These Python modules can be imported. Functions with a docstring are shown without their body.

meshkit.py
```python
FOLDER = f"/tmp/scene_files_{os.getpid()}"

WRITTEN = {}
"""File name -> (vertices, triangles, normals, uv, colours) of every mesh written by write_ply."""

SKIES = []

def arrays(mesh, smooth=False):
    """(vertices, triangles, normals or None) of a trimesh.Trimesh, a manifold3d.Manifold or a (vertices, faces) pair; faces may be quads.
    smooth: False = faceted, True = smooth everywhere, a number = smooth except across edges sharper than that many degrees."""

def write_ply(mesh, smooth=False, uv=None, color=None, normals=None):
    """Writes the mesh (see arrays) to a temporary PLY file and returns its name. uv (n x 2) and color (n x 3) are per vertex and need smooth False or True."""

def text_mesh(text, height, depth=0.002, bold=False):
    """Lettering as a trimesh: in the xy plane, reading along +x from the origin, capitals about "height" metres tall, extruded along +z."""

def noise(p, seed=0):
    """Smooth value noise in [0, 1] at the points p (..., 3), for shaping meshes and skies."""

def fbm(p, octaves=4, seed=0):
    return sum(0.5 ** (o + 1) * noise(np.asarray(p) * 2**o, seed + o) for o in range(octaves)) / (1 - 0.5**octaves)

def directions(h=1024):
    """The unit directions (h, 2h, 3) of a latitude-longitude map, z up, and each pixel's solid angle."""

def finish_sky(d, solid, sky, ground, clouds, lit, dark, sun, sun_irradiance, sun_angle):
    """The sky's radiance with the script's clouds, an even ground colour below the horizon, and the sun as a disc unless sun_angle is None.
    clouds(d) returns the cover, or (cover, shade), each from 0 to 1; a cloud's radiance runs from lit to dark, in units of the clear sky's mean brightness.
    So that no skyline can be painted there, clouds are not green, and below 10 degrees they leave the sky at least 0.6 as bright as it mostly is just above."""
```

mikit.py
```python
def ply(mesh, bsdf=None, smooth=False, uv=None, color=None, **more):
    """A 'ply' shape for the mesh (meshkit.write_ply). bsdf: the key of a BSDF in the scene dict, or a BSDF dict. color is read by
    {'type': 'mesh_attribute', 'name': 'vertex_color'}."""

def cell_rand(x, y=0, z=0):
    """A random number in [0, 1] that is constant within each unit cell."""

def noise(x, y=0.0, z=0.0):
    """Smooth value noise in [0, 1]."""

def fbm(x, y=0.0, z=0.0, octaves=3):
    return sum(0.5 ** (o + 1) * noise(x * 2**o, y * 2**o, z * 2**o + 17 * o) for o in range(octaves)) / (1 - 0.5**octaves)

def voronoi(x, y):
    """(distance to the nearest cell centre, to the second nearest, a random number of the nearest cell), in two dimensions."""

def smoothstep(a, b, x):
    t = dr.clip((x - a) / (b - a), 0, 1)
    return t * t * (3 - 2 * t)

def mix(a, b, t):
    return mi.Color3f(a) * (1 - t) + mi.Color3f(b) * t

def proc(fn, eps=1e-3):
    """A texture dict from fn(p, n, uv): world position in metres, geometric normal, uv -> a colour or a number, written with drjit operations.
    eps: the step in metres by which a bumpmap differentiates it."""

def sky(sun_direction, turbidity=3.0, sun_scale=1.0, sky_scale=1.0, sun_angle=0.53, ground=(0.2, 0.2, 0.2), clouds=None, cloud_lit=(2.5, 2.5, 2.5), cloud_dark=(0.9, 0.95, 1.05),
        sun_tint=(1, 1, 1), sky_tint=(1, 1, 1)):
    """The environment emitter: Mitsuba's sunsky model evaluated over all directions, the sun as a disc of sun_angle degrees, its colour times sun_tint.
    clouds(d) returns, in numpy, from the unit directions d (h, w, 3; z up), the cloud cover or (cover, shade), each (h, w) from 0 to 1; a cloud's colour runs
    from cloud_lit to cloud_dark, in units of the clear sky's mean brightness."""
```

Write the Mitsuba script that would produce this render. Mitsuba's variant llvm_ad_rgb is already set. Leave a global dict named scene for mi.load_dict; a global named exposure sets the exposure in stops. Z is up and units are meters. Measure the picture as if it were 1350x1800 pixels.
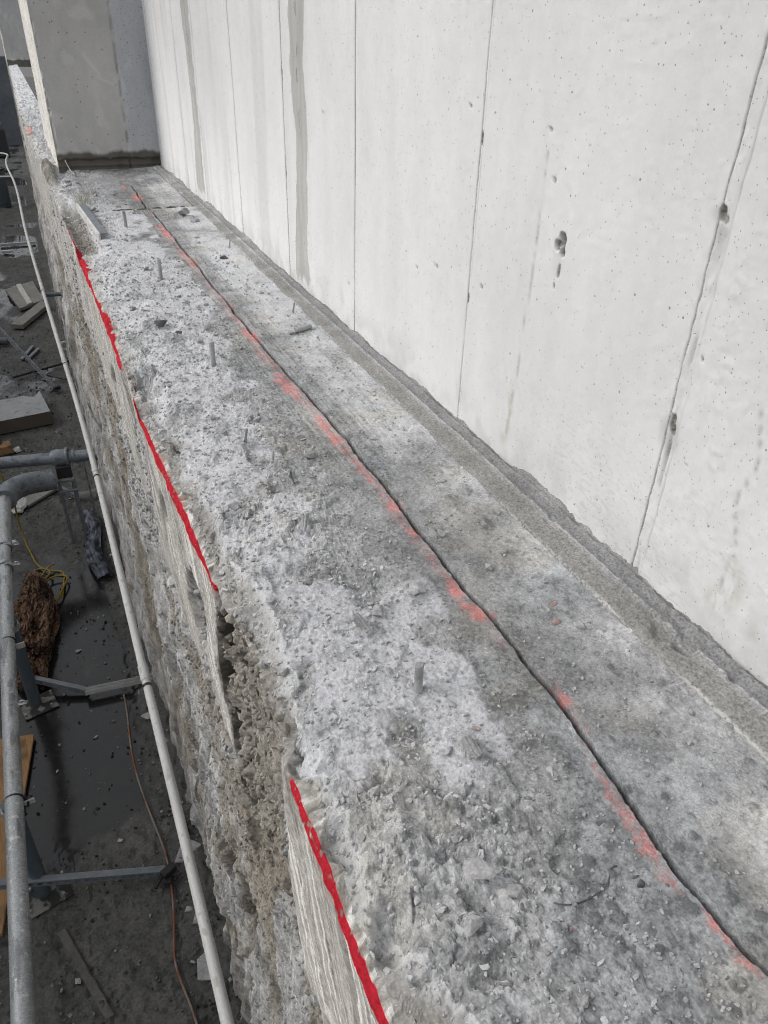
import math, random
import numpy as np
import trimesh
import drjit as dr
import mitsuba as mi
import mikit, meshkit
from mikit import fbm, noise, voronoi, smoothstep, mix, cell_rand
from meshkit import noise as nz, fbm as nf

scene, labels = {}, {}
T = mi.ScalarTransform4f
random.seed(7)

# ------------------------------------------------------------------ camera, sky, exposure
# a hand-held phone 0.86 m above the ledge; x runs towards the wall, y along the ledge, z up (ledge top = 0)
EYE = np.array([0.0, 0.0, 0.86])
RIGHT = np.array([0.91638462, -0.39954598, 0.02454054])
DOWN = np.array([-0.19614397, -0.50161977, -0.84255869])
FWD = np.array([0.34895096, 0.76729435, -0.53804518])
M = np.eye(4)
M[:3, 0], M[:3, 1], M[:3, 2], M[:3, 3] = -RIGHT, -DOWN, FWD, EYE
scene['camera'] = {'type': 'perspective', 'fov': 54.326, 'fov_axis': 'x', 'near_clip': 0.05, 'far_clip': 400.0, 'to_world': T(M)}
scene['sky'] = mikit.sky((-0.80, 0.22, 0.62), turbidity=3, sun_scale=0.26, sun_angle=34, sky_scale=1.0, sun_tint=(0.81, 0.955, 1.275),
                         clouds=lambda d: 1.0, cloud_lit=(1.05, 1.08, 1.13), cloud_dark=(0.8, 0.83, 0.88))
exposure = 2.88


# ------------------------------------------------------------------ helpers
def numbered(name):
    if name not in labels and name not in scene and not any(k.startswith(name + '__') for k in scene):
        return name
    i = 1
    while True:
        k = f'{name}_{i:03d}'
        if k not in labels and k not in scene and not any(q.startswith(k + '__') for q in scene):
            return k
        i += 1


def tag(key, label=None, cat=None, group=None, kind=None):
    d = {}
    if label: d['label'] = label
    if cat: d['category'] = cat
    if group: d['group'] = group
    if kind: d['kind'] = kind
    labels[key] = d


def thing(name, label, cat, group=None):
    key = numbered(name)
    tag(key, label, cat, group)
    return key


def part(parent, name, mesh, bsdf, smooth=False, uv=None, **more):
    key = f'{parent}__{name}'
    i = 1
    while key in scene:
        key = f'{parent}__{name}_{i:03d}'
        i += 1
    scene[key] = mikit.ply(mesh, bsdf, smooth, uv, **more)
    return key


def grid_faces(nr, nc):
    i = np.arange(nr * nc).reshape(nr, nc)
    a, b, c, d = i[:-1, :-1].ravel(), i[:-1, 1:].ravel(), i[1:, 1:].ravel(), i[1:, :-1].ravel()
    return np.vstack([np.stack([a, b, c], 1), np.stack([a, c, d], 1)])


def rbox(sx, sy, sz, b=0.004):
    """box with chamfered edges, centred"""
    pts = []
    for x in (-1, 1):
        for y in (-1, 1):
            for z in (-1, 1):
                hx, hy, hz = sx / 2, sy / 2, sz / 2
                pts += [(x * (hx - b), y * (hy - b), z * hz), (x * (hx - b), y * hy, z * (hz - b)), (x * hx, y * (hy - b), z * (hz - b))]
    return trimesh.convex.convex_hull(np.array(pts))


def moved(m, loc=(0, 0, 0), rz=0, rx=0, ry=0):
    m = m.copy()
    R = trimesh.transformations.euler_matrix(rx, ry, rz, 'sxyz')
    R[:3, 3] = loc
    m.apply_transform(R)
    return m


def smooth_path(pts, n):
    from scipy.interpolate import CubicSpline
    p = np.array(pts, float)
    t = np.r_[0, np.cumsum(np.linalg.norm(np.diff(p, axis=0), axis=1))]
    return CubicSpline(t, p)(np.linspace(0, t[-1], n))


def tube(pts, r, n=16, caps=True):
    p = np.array(pts, float)
    r = np.broadcast_to(np.asarray(r, float), (len(p),))
    tg = np.gradient(p, axis=0)
    tg /= np.linalg.norm(tg, axis=1, keepdims=True)
    u = np.cross(tg[0], [0.123, 0.31, 0.94]); u /= np.linalg.norm(u)
    rows = []
    a = np.linspace(0, 2 * np.pi, n, endpoint=False)
    for k in range(len(p)):
        u = u - tg[k] * (u @ tg[k]); u /= np.linalg.norm(u)
        w = np.cross(tg[k], u)
        rows.append(p[k] + r[k] * (np.cos(a)[:, None] * u + np.sin(a)[:, None] * w))
    v = np.vstack(rows)
    f = []
    for k in range(len(p) - 1):
        for j in range(n):
            a0, a1, b0, b1 = k * n + j, k * n + (j + 1) % n, (k + 1) * n + j, (k + 1) * n + (j + 1) % n
            f += [(a0, a1, b1), (a0, b1, b0)]
    if caps:
        v = np.vstack([v, p[:1], p[-1:]])
        c0, c1 = len(v) - 2, len(v) - 1
        L = (len(p) - 1) * n
        for j in range(n):
            f += [(c0, (j + 1) % n, j), (c1, L + j, L + (j + 1) % n)]
    return trimesh.Trimesh(v, np.array(f), process=False)


def ring(center, axis, r, w, n=28, hump=0.0):
    """a short band round an axis"""
    a = np.array(axis, float); a /= np.linalg.norm(a)
    c = np.array(center, float)
    prof = [(-w / 2, r * .86), (-w / 2, r), (-w / 4, r + hump), (w / 4, r + hump), (w / 2, r), (w / 2, r * .86)]
    return tube([c + a * q[0] for q in [(x + 1e-5 * i, 0) for i, (x, _) in enumerate(prof)]], [q[1] for q in prof], n, False)


def rock(size, seed, flat=1.0):
    rng = np.random.default_rng(seed)
    p = rng.normal(size=(14, 3)); p /= np.linalg.norm(p, axis=1, keepdims=True)
    p *= rng.uniform(.75, 1.15, (14, 1)) * np.array([1, rng.uniform(.6, 1), flat * rng.uniform(.5, .8)])
    return trimesh.convex.convex_hull(p * size)


cat_ = trimesh.util.concatenate


def scatter(P, size, seed, flat=1.0):
    """many small angular stones in one mesh; P (n, 3) centres, size (n,)"""
    rng = np.random.default_rng(seed)
    P, size = np.asarray(P, float), np.asarray(size, float)
    vs, fs, n0 = [], [], 0
    for k in range(8):
        m = rock(1.0, 9000 + seed * 10 + k, flat)
        idx = np.arange(k, len(P), 8)
        q = rng.normal(size=(len(idx), 4)); q /= np.linalg.norm(q, axis=1, keepdims=True)
        w, x, y, z = q.T
        R = np.stack([1 - 2 * (y * y + z * z), 2 * (x * y - z * w), 2 * (x * z + y * w), 2 * (x * y + z * w), 1 - 2 * (x * x + z * z), 2 * (y * z - x * w), 2 * (x * z - y * w), 2 * (y * z + x * w), 1 - 2 * (x * x + y * y)], 1).reshape(-1, 3, 3)
        v = np.einsum('nij,vj->nvi', R, m.vertices) * size[idx][:, None, None] + P[idx][:, None, :]
        nv = len(m.vertices)
        f = m.faces[None] + (np.arange(len(idx)) * nv)[:, None, None] + n0
        vs.append(v.reshape(-1, 3)); fs.append(f.reshape(-1, 3)); n0 += len(idx) * nv
    return np.vstack(vs), np.vstack(fs)


def vor(px, py, seed):
    """jittered-grid Voronoi: F1, F2, three random numbers of the cell, offset from the cell point"""
    ix, iy = np.floor(px).astype(np.int64), np.floor(py).astype(np.int64)
    def h(a, b, s):
        k = (a * 374761393 + b * 668265263 + (seed * 131 + s) * 2147483647) & 0xFFFFFFFF
        k = ((k ^ (k >> 13)) * 1274126177) & 0xFFFFFFFF
        return ((k ^ (k >> 16)) & 0xFFFFFF) / 16777215.0
    f1 = np.full(px.shape, 9.0); f2 = f1.copy()
    cx = np.zeros(px.shape, np.int64); cy = cx.copy(); dx = np.zeros(px.shape); dy = dx.copy()
    for a in (-1, 0, 1):
        for b in (-1, 0, 1):
            qx, qy = ix + a, iy + b
            ex, ey = px - qx - h(qx, qy, 1), py - qy - h(qx, qy, 2)
            d = np.hypot(ex, ey)
            m = d < f1
            f2 = np.where(m, f1, np.minimum(f2, d))
            f1 = np.where(m, d, f1)
            cx, cy, dx, dy = np.where(m, qx, cx), np.where(m, qy, cy), np.where(m, ex, dx), np.where(m, ey, dy)
    return f1, f2, h(cx, cy, 3), h(cx, cy, 4), h(cx, cy, 5), dx, dy


def sst(a, b, x):
    t = np.clip((x - a) / (b - a), 0, 1)
    return t * t * (3 - 2 * t)


def g2(x, y, seed, *s):
    """fbm over a plane"""
    oct_ = s[0] if s else 3
    return nf(np.stack([x, y, np.full(np.shape(x), seed * 3.7 + .5)], -1), oct_, seed)


def facet(x, y, scale, seed, warp=.35):
    wx = (nz(np.stack([x / scale * 1.7, y / scale * 1.7, np.full(x.shape, seed + .3)], -1), seed) - .5) * 2 * warp
    wy = (nz(np.stack([x / scale * 1.7, y / scale * 1.7, np.full(x.shape, seed + 9.3)], -1), seed + 1) - .5) * 2 * warp
    f1, f2, r1, r2, r3, dx, dy = vor(x / scale + wx, y / scale + wy, seed)
    return (r1 - .5) + (r2 - .5) * dx * 2.2 + (r3 - .5) * dy * 2.2, r1, f1, f2


# ------------------------------------------------------------------ materials
def principled(name, fn=None, color=None, rough=.8, metallic=0., spec=.4, bump=None, rfn=None, **more):
    d = {'type': 'principled', 'base_color': mikit.proc(fn) if fn else {'type': 'rgb', 'value': color},
         'roughness': mikit.proc(rfn) if rfn else rough, 'metallic': metallic, 'specular': spec, **more}
    if bump:
        d = {'type': 'bumpmap', 'arbitrary': mikit.proc(bump[0], bump[1]), 'scale': bump[2], 'bsdf': d}
    scene[name] = {'type': 'twosided', 'bsdf': d}


def top_color(p, n, uv):
    tone, dm = uv.x, uv.y
    g = noise(p.x * 520, p.y * 520, p.z * 520)
    g2_ = noise(p.x * 210 + 7, p.y * 210, p.z * 210)
    m = fbm(p.x * 26, p.y * 26, p.z * 26)
    g3 = noise(p.x * 900, p.y * 900, p.z * 900)
    t = dr.clip(tone + (m - .5) * .62 + (g2_ - .5) * .40 + (g - .5) * .25, 0, 1)
    c = mix((.13, .133, .135), (.50, .507, .512), t)
    warm = smoothstep(.55, .75, fbm(p.x * 9 + 3, p.y * 9, p.z * 9))
    c = c * mix((1, 1, 1), (1.02, 1.0, .95), warm)
    cool = smoothstep(.56, .70, fbm(p.x * 7 - 3, p.y * 7, 2.2))
    c = c * mix((1, 1, 1), (.975, 1.0, 1.015), cool)
    dust = dr.clip(dm, 0, 1)
    dd = dust * (.62 + .38 * smoothstep(.25, .6, g2_))
    c = mix(c, (.56, .568, .60), dd * .8)
    c = c * (.76 + .30 * g + .18 * g3)
    speck = smoothstep(.70, .82, noise(p.x * 150 + 31, p.y * 150, p.z * 150) * .6 + g * .4)
    c = c * (1 - .42 * speck * (1 - .6 * dust))
    far = smoothstep(8.0, 9.5, p.y)
    paint = dr.clip(-dm, 0, 1)
    sp = .55 * g2_ + .45 * noise(p.x * 95, p.y * 95, p.z * 95 + 5)
    cov = smoothstep(1.15, .38, .7 * sp + .3 * g3 + .80 * (1 - paint)) * smoothstep(.02, .3, paint)
    red = mix((.70, .20, .175), (.86, .10, .02), far)
    c = mix(c, red * (.75 + .5 * g), cov * .62)
    # brown earthy concrete at the outer arris: uv.x above 1
    br = dr.clip(tone - 1.0, 0, 1)
    bc = mix((.10, .092, .08), (.33, .315, .285), m * .6 + g * .5) * (.6 + .7 * g2_)
    return mix(c, bc, br)


principled('ledge_top_mat', top_color, rough=.93, spec=.18)


def face_color(p, n, uv):
    tone, bm = uv.x, uv.y
    s = p.y - .465 * p.z
    g = noise(p.x * 430, p.y * 430, p.z * 430)
    g2_ = noise(p.x * 130 + 7, p.y * 130, p.z * 130)
    m = fbm(p.x * 11, p.y * 11, p.z * 11)
    st = noise(s * 190 + m * 3, p.z * 4.0) * .4 + noise(s * 66 + 9 + m * 2, p.z * 1.4) * .6
    base = mix((.27, .256, .232), (.44, .43, .41), dr.clip(m * .9 + (g2_ - .5) * .7, 0, 1))
    ln = noise(s * 150 + m * 1.2, p.z * .9)
    cream = mix(base, (.58, .575, .55), smoothstep(.66, .74, ln) * smoothstep(.3, .5, noise(s * 21, p.z * 2.2)))
    cream = mix(cream, base * .62, smoothstep(.34, .24, ln) * .8)
    cream = cream * (.86 + .28 * g2_) * (.92 + .16 * st)
    pk2 = smoothstep(.60, .74, fbm(p.y * 42, p.z * 30, p.x * 42))
    grey = mix((.15, .148, .143), (.50, .50, .497), dr.clip(m * 1.15 + (g2_ - .5) * .8, 0, 1)) * (1 - .45 * pk2)
    brown = mix((.12, .108, .088), (.37, .342, .30), dr.clip(m * .9 + (g2_ - .5) * .9, 0, 1))
    # tone: 0 cream cast face, 1 grey-white spatter, 2 brown grout
    c = mix(cream, grey, dr.clip(tone, 0, 1))
    c = mix(c, brown, dr.clip(tone - 1, 0, 1))
    c = mix(c, mix((.035, .031, .026), (.11, .098, .08), g2_ * .6 + m * .4), dr.clip(tone - 2, 0, 1))   # shade of the cavities painted as near-black colour
    c = c * (.62 + .40 * g + .36 * noise(p.x * 760, p.y * 760, p.z * 760))
    wet = smoothstep(.60, .72, noise(p.y * 2.3 + 4, p.z * 1.2) * .6 + m * .4)
    c = c * mix((1, 1, 1), (.72, .70, .66), wet * .5)
    pk = dr.clip(-bm, 0, 1)
    sp = .6 * g2_ + .4 * g
    core = smoothstep(.40, .62, pk + (sp - .5) * .30)
    c = mix(c, c * mi.Color3f(1.05, .80, .76), smoothstep(.02, .35, pk))
    c = mix(c, mi.Color3f(.37, .014, .026) * (.50 + .5 * g + .5 * g2_), core * smoothstep(.20, .38, g2_ * .6 + m * .5))
    # a far stretch is sprayed orange
    return c


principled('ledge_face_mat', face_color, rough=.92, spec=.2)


def mortar_color(p, n, uv):
    g = noise(p.x * 600, p.y * 600, p.z * 600)
    g2_ = noise(p.x * 260, p.y * 260, p.z * 260)
    m = fbm(p.x * 14, p.y * 14, p.z * 14)
    grey = dr.clip(uv.x + (m - .5) * .5, 0, 1)
    c = mix((.245, .242, .233), (.275, .275, .275), grey)
    c = mix(c, (.205, .208, .212), smoothstep(1.2, 1.6, uv.x) * .75) * (.75 + .5 * m)
    c = c * (.36 + .74 * noise(p.x * 420, p.y * 420, p.z * 420) + .56 * g2_)
    pale = dr.clip(uv.y, 0, 1) * smoothstep(.35, .6, g2_ * .5 + m * .5)
    return mix(c, (.62, .62, .61), pale)


principled('mortar_mat', mortar_color, rough=.95, spec=.15)


def wall_color(p, n, uv):
    y, z = p.y, p.z
    a = fbm(y * 1.6, z * 1.6, 3.0)
    b = fbm(y * 14, z * 5, 8.0)
    g = noise(y * 300, z * 300, 2.0)
    k = noise(y * 70, z * 46, 6.0)
    cl = fbm(y * .9 + 2, z * 1.1, 13.0)
    c = mi.Color3f(.755, .760, .762) * (.90 + .13 * a) * (.93 + .13 * cl) * (.94 + .10 * b) * (.965 + .05 * g) * (.975 + .04 * k)
    # faint vertical greying, mostly in the far bays
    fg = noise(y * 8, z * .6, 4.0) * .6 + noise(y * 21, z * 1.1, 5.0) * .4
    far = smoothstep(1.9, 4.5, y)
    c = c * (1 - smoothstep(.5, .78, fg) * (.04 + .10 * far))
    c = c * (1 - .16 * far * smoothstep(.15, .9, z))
    # pores
    for sc, thr, rad in ((95.0, .90, .11), (42.0, .95, .075), (19.0, .97, .05)):
        d1, d2, r = voronoi(y * sc, z * sc * .9)
        dens = smoothstep(.40, .66, fbm(y * 2.1 + sc, z * 1.7, 1.0))
        hole = smoothstep(rad, rad * .55, d1) * dr.select(r > thr - .10 * dens, 1.0, 0.0)
        c = mix(c, (.17, .165, .155), hole * .85)
    # damp streaks running down the wall
    for y0, w0, z0, sd in ((2.845, .072, .03, 1.0), (4.72, .08, .05, 7.0)):
        wob = (noise(z * 5.5, sd) - .5) * .05 + (noise(z * 31, sd + 3) - .5) * .012
        wid = w0 * (.72 + .7 * noise(z * 3.1, sd + 9)) * (1 + .25 * smoothstep(.45, .2, z))
        e = dr.abs(y - y0 - wob) + (noise(y * 60, z * 22, sd) - .5) * .022
        inn = smoothstep(wid + .004, wid - .004, e) * smoothstep(z0 - .012, z0 + .02, z + (noise(y * 40, sd) - .5) * .04)
        c = mix(c, c * mi.Color3f(.60, .595, .565) * (.92 + .2 * noise(y * 50, z * 10, sd)), inn * .92)
        ck = dr.abs(y - y0 - wob * .4 + (noise(z * 60, sd) - .5) * .012)
        c = mix(c, (.24, .235, .22), smoothstep(.009, .003, ck) * smoothstep(.5, .62, z) * smoothstep(.35, .55, noise(z * 26, sd + 2)) * .9)
    # yellowish drips under fine cracks
    for y0, zt, zb, w0, sd in ((1.335, .23, .02, .022, 2.0), (.665, .20, .02, .045, 5.0), (.60, .12, .02, .02, 6.0)):
        wob = (noise(z * 18, sd) - .5) * .03
        e = dr.abs(y - y0 - wob)
        inn = smoothstep(w0, 0, e) * smoothstep(zt, zt - .1, z) * smoothstep(zb, zb + .05, z) * smoothstep(.3, .6, fbm(y * 60, z * 25, sd))
        c = mix(c, (.45, .415, .345), inn * .62)
    # grime rising from the foot
    c = c * (1 - .12 * smoothstep(.09, .0, z - .10 * fbm(y * 7, 4.0)) * smoothstep(.35, .65, fbm(y * 16, z * 12, 3.0)))
    # trowel marks near the base
    tr = noise(y * 90 + z * 60, z * 260 - y * 40, 1.0)
    area = smoothstep(.40, .02, z) * smoothstep(1.5, 1.1, y) * smoothstep(.45, .62, fbm(y * 5, z * 7, 6.0))
    c = c * (1 - .10 * area * smoothstep(.55, .8, tr))
    # dirt held in seams, shade painted into broken spots (measured on the mesh, uv.x)
    dirt_shade_ = (uv.x - p.y) * 500.0
    return mix(c, (.165, .15, .13), dr.clip(dirt_shade_ * 1.25, 0, 1) * (.6 + .4 * g))


def wall_bump(p, n, uv):
    return .45 * noise(p.y * 260, p.z * 220) + .9 * noise(p.y * 75, p.z * 95)


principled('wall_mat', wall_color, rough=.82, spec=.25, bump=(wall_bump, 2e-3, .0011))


def pil_color(p, n, uv):
    u, z = p.x + p.y * .4, p.z
    a = fbm(u * 3, z * 2, 3.0)
    b = fbm(u * 20, z * 9, 8.0)
    g = noise(u * 200, z * 200, p.y * 200)
    c = mi.Color3f(.475, .468, .455) * (.86 + .25 * a) * (.9 + .18 * b) * (.95 + .1 * g)  # darker than the side face: the front's shade is in this colour
    # the part next to the seam is a cooler grey
    rt = smoothstep(.705, .72, p.x)
    c = c * mix((1, 1, 1), (.98, 1.03, 1.09), rt * smoothstep(6.0, 6.1, p.y))
    c = mix(c, c * 1.22, smoothstep(.60, .72, fbm(u * 6 + 2, z * 6, 1.5)) * .6)
    d1, d2, r = voronoi(u * 24, z * 20)
    c = mix(c, (.10, .098, .09), smoothstep(.13, .06, d1) * dr.select(r > .88, 1.0, 0.0) * .8)
    d1, d2, r = voronoi(u * 60, z * 55)
    c = mix(c, (.14, .13, .12), smoothstep(.22, .1, d1) * dr.select(r > .72, 1.0, 0.0) * .7 * (.25 + .75 * rt))
    # pale slurry splash
    e = dr.abs((p.x - .50) - (.68 - z) * .9 + (noise(z * 25, 3.0) - .5) * .06)
    c = mix(c, (.60, .59, .57), smoothstep(.03, .0, e) * smoothstep(.50, .54, z) * smoothstep(.74, .68, z) * .6)
    # dark damp foot
    low = smoothstep(.115, .085, z + (fbm(u * 14, 2.0) - .5) * .05)
    c = mix(c, mix((.085, .08, .07), (.16, .15, .13), b), low)
    lip = smoothstep(.14, .11, z) * (1 - low) * smoothstep(.4, .6, b)
    return mix(c, (.60, .60, .58), lip * .5)


principled('buttress_shaded_mat', pil_color, rough=.85, spec=.25)


def side_color(p, n, uv):
    a = fbm(p.y * 6, p.z * 2, 3.0)
    b = fbm(p.y * 50, p.z * 9, 8.0)
    c = mi.Color3f(.70, .685, .64) * (.75 + .35 * a) * (.78 + .34 * b)
    return mix(c, (.22, .20, .17), smoothstep(.62, .74, fbm(p.y * 60, p.z * 20, 1.0)) * .7)


principled('buttress_side_mat', side_color, rough=.85, spec=.25)


def floor_mask(p):
    """how wet the pit floor is: 1 = standing water film"""
    w = fbm(p.x * 1.6 + 4, p.y * 1.1 + 2, 1.0)
    pool = smoothstep(3.0, 3.5, p.y + .5 * (w - .5)) * smoothstep(7.2, 6.2, p.y)
    far = smoothstep(9.0, 11.0, p.y) * .18
    return smoothstep(.50, .60, w * .7 + .30 * pool + far - .02 + .10 * (fbm(p.x * 9, p.y * 9, 2.0) - .5) - .25 * smoothstep(-.14, .02, p.x))


def floor_color(p, n, uv):
    w = floor_mask(p)
    m = fbm(p.x * 5, p.y * 5, 3.0)
    g = noise(p.x * 110, p.y * 110)
    k = fbm(p.x * 23, p.y * 23, 7.0)
    dry = mix((.034, .034, .033), (.118, .116, .111), dr.clip(m * .7 + k * .5 - .1, 0, 1)) * (.7 + .6 * g)
    wet = mix((.007, .007, .008), (.016, .0155, .014), m) * (.85 + .3 * g)
    dark = smoothstep(.62, .72, fbm(p.x * 31 + 5, p.y * 22, 1.0))
    c = mix(dry, wet, w)
    return c * (1 - .45 * dark * (1 - w))


def floor_rough(p, n, uv):
    return .74 - .62 * floor_mask(p) + .05 * noise(p.x * 30, p.y * 30)


principled('floor_mat', floor_color, spec=.5, rfn=floor_rough)


def galv_color(p, n, uv):
    d1, d2, r = voronoi((p.x + p.z * .7) * 210, p.y * 210)
    m = fbm(p.x * 12, p.y * 12, p.z * 12)
    g = noise(p.x * 320, p.y * 320, p.z * 320)
    c = mix((.22, .235, .25), (.50, .52, .53), r * .55 + m * .45) * (.8 + .35 * g)
    c = mix(c, (.30, .24, .16), smoothstep(.60, .75, fbm(p.x * 6, p.y * 3, p.z * 6)) * .35)
    c = c * (1 - .4 * smoothstep(.55, .7, fbm(p.x * 30, p.y * 9, p.z * 30)))
    return mix(c, (.62, .61, .58), smoothstep(.68, .74, fbm(p.x * 50 + 3, p.y * 38, p.z * 50)) * .7)


principled('galvanised_mat', galv_color, rough=.48, metallic=.35, spec=.5)
principled('dark_galv_mat', lambda p, n, uv: galv_color(p, n, uv) * mi.Color3f(.50, .53, .57), rough=.5, metallic=.3, spec=.5)


def steel_color(p, n, uv):
    m = fbm(p.x * 30, p.y * 30, p.z * 30)
    g = noise(p.x * 420, p.y * 420, p.z * 420)
    return mix((.20, .205, .205), (.42, .425, .42), m) * (.75 + .5 * g)


principled('dusty_steel_mat', steel_color, rough=.65, metallic=.25, spec=.4)


def pvc_color(p, n, uv):
    m = fbm(p.x * 16, p.y * 4, p.z * 16)
    g = noise(p.x * 300, p.y * 300, p.z * 300)
    c = mix((.36, .365, .36), (.50, .505, .50), m) * (.92 + .14 * g)
    return mix(c, (.25, .24, .21), smoothstep(.66, .76, fbm(p.x * 45, p.y * 30, p.z * 45)) * .6)


principled('dirty_plate_mat', lambda p, n, uv: mix((.035, .034, .032), (.19, .185, .175), smoothstep(.42, .62, fbm(p.x * 22, p.y * 22, 2.0))) * (.8 + .4 * noise(p.x * 300, p.y * 300)), rough=.75, spec=.3)
principled('white_tube_mat', pvc_color, rough=.5, spec=.45)
principled('channel_mat', lambda p, n, uv: mix((.14, .155, .175), (.25, .27, .29), fbm(p.x * 20, p.y * 20, p.z * 20)) * (.85 + .3 * noise(p.x * 300, p.y * 300, p.z * 300)), rough=.5, metallic=.3, spec=.5)
principled('post_mat', lambda p, n, uv: mix((.055, .075, .09), (.10, .125, .145), fbm(p.x * 20, p.y * 20, p.z * 8)) * (.9 + .2 * noise(p.x * 300, p.y * 300, p.z * 300)), rough=.5, spec=.45)
principled('black_mat', lambda p, n, uv: mix((.012, .012, .013), (.035, .035, .036), fbm(p.x * 50, p.y * 50, p.z * 50)), rough=.6, spec=.4)


def ply_color(p, n, uv):
    g = noise(p.x * 160, p.y * 7, p.z * 160) * .6 + noise(p.x * 420, p.y * 22, p.z * 400) * .4
    st = smoothstep(.55, .75, fbm(p.x * 16, p.y * 9, p.z * 16))
    return mix(mix((.24, .13, .06), (.40, .24, .12), g), (.10, .065, .035), st * .7)


principled('plywood_mat', ply_color, rough=.75, spec=.25)


def foam_color(p, n, uv):
    m = fbm(p.x * 7, p.y * 7, p.z * 7)
    g = noise(p.x * 200, p.y * 200, p.z * 200)
    c = mix((.26, .27, .285), (.38, .39, .40), m) * (.92 + .16 * g)
    dirty = smoothstep(.6, .72, fbm(p.x * 14 + 4, p.y * 14, p.z * 14))
    side = mix((.085, .07, .055), (.15, .13, .11), m)
    c = mix(c, (.13, .12, .105), dirty * .5)
    return mix(side, c, smoothstep(.4, .7, n.z))


principled('foam_mat', foam_color, rough=.8, spec=.3)
principled('timber_mat', lambda p, n, uv: mix((.16, .155, .14), (.31, .305, .285), noise(p.x * 90 + p.y * 60, p.z * 90) * .5 + fbm(p.x * 8, p.y * 8, p.z * 8) * .5) * (.9 + .2 * noise(p.x * 200, p.y * 200, p.z * 200)), rough=.8, spec=.25)
principled('yellow_mat', lambda p, n, uv: mix((.20, .135, .015), (.33, .235, .035), fbm(p.x * 30, p.y * 30, p.z * 30)), rough=.5, spec=.4)
principled('orange_cable_mat', lambda p, n, uv: mix((.20, .075, .035), (.22, .18, .15), smoothstep(.42, .6, fbm(p.x * 9, p.y * 9, 3.0))), rough=.5, spec=.4)


def tarp_color(p, n, uv):
    m = fbm(p.x * 9, p.y * 9, p.z * 9)
    g = noise(p.x * 70, p.y * 70, p.z * 70)
    return mix((.022, .013, .010), (.20, .125, .085), smoothstep(.35, .7, m * .6 + g * .4))


principled('heap_mat', tarp_color, rough=.85, spec=.2)


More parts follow.
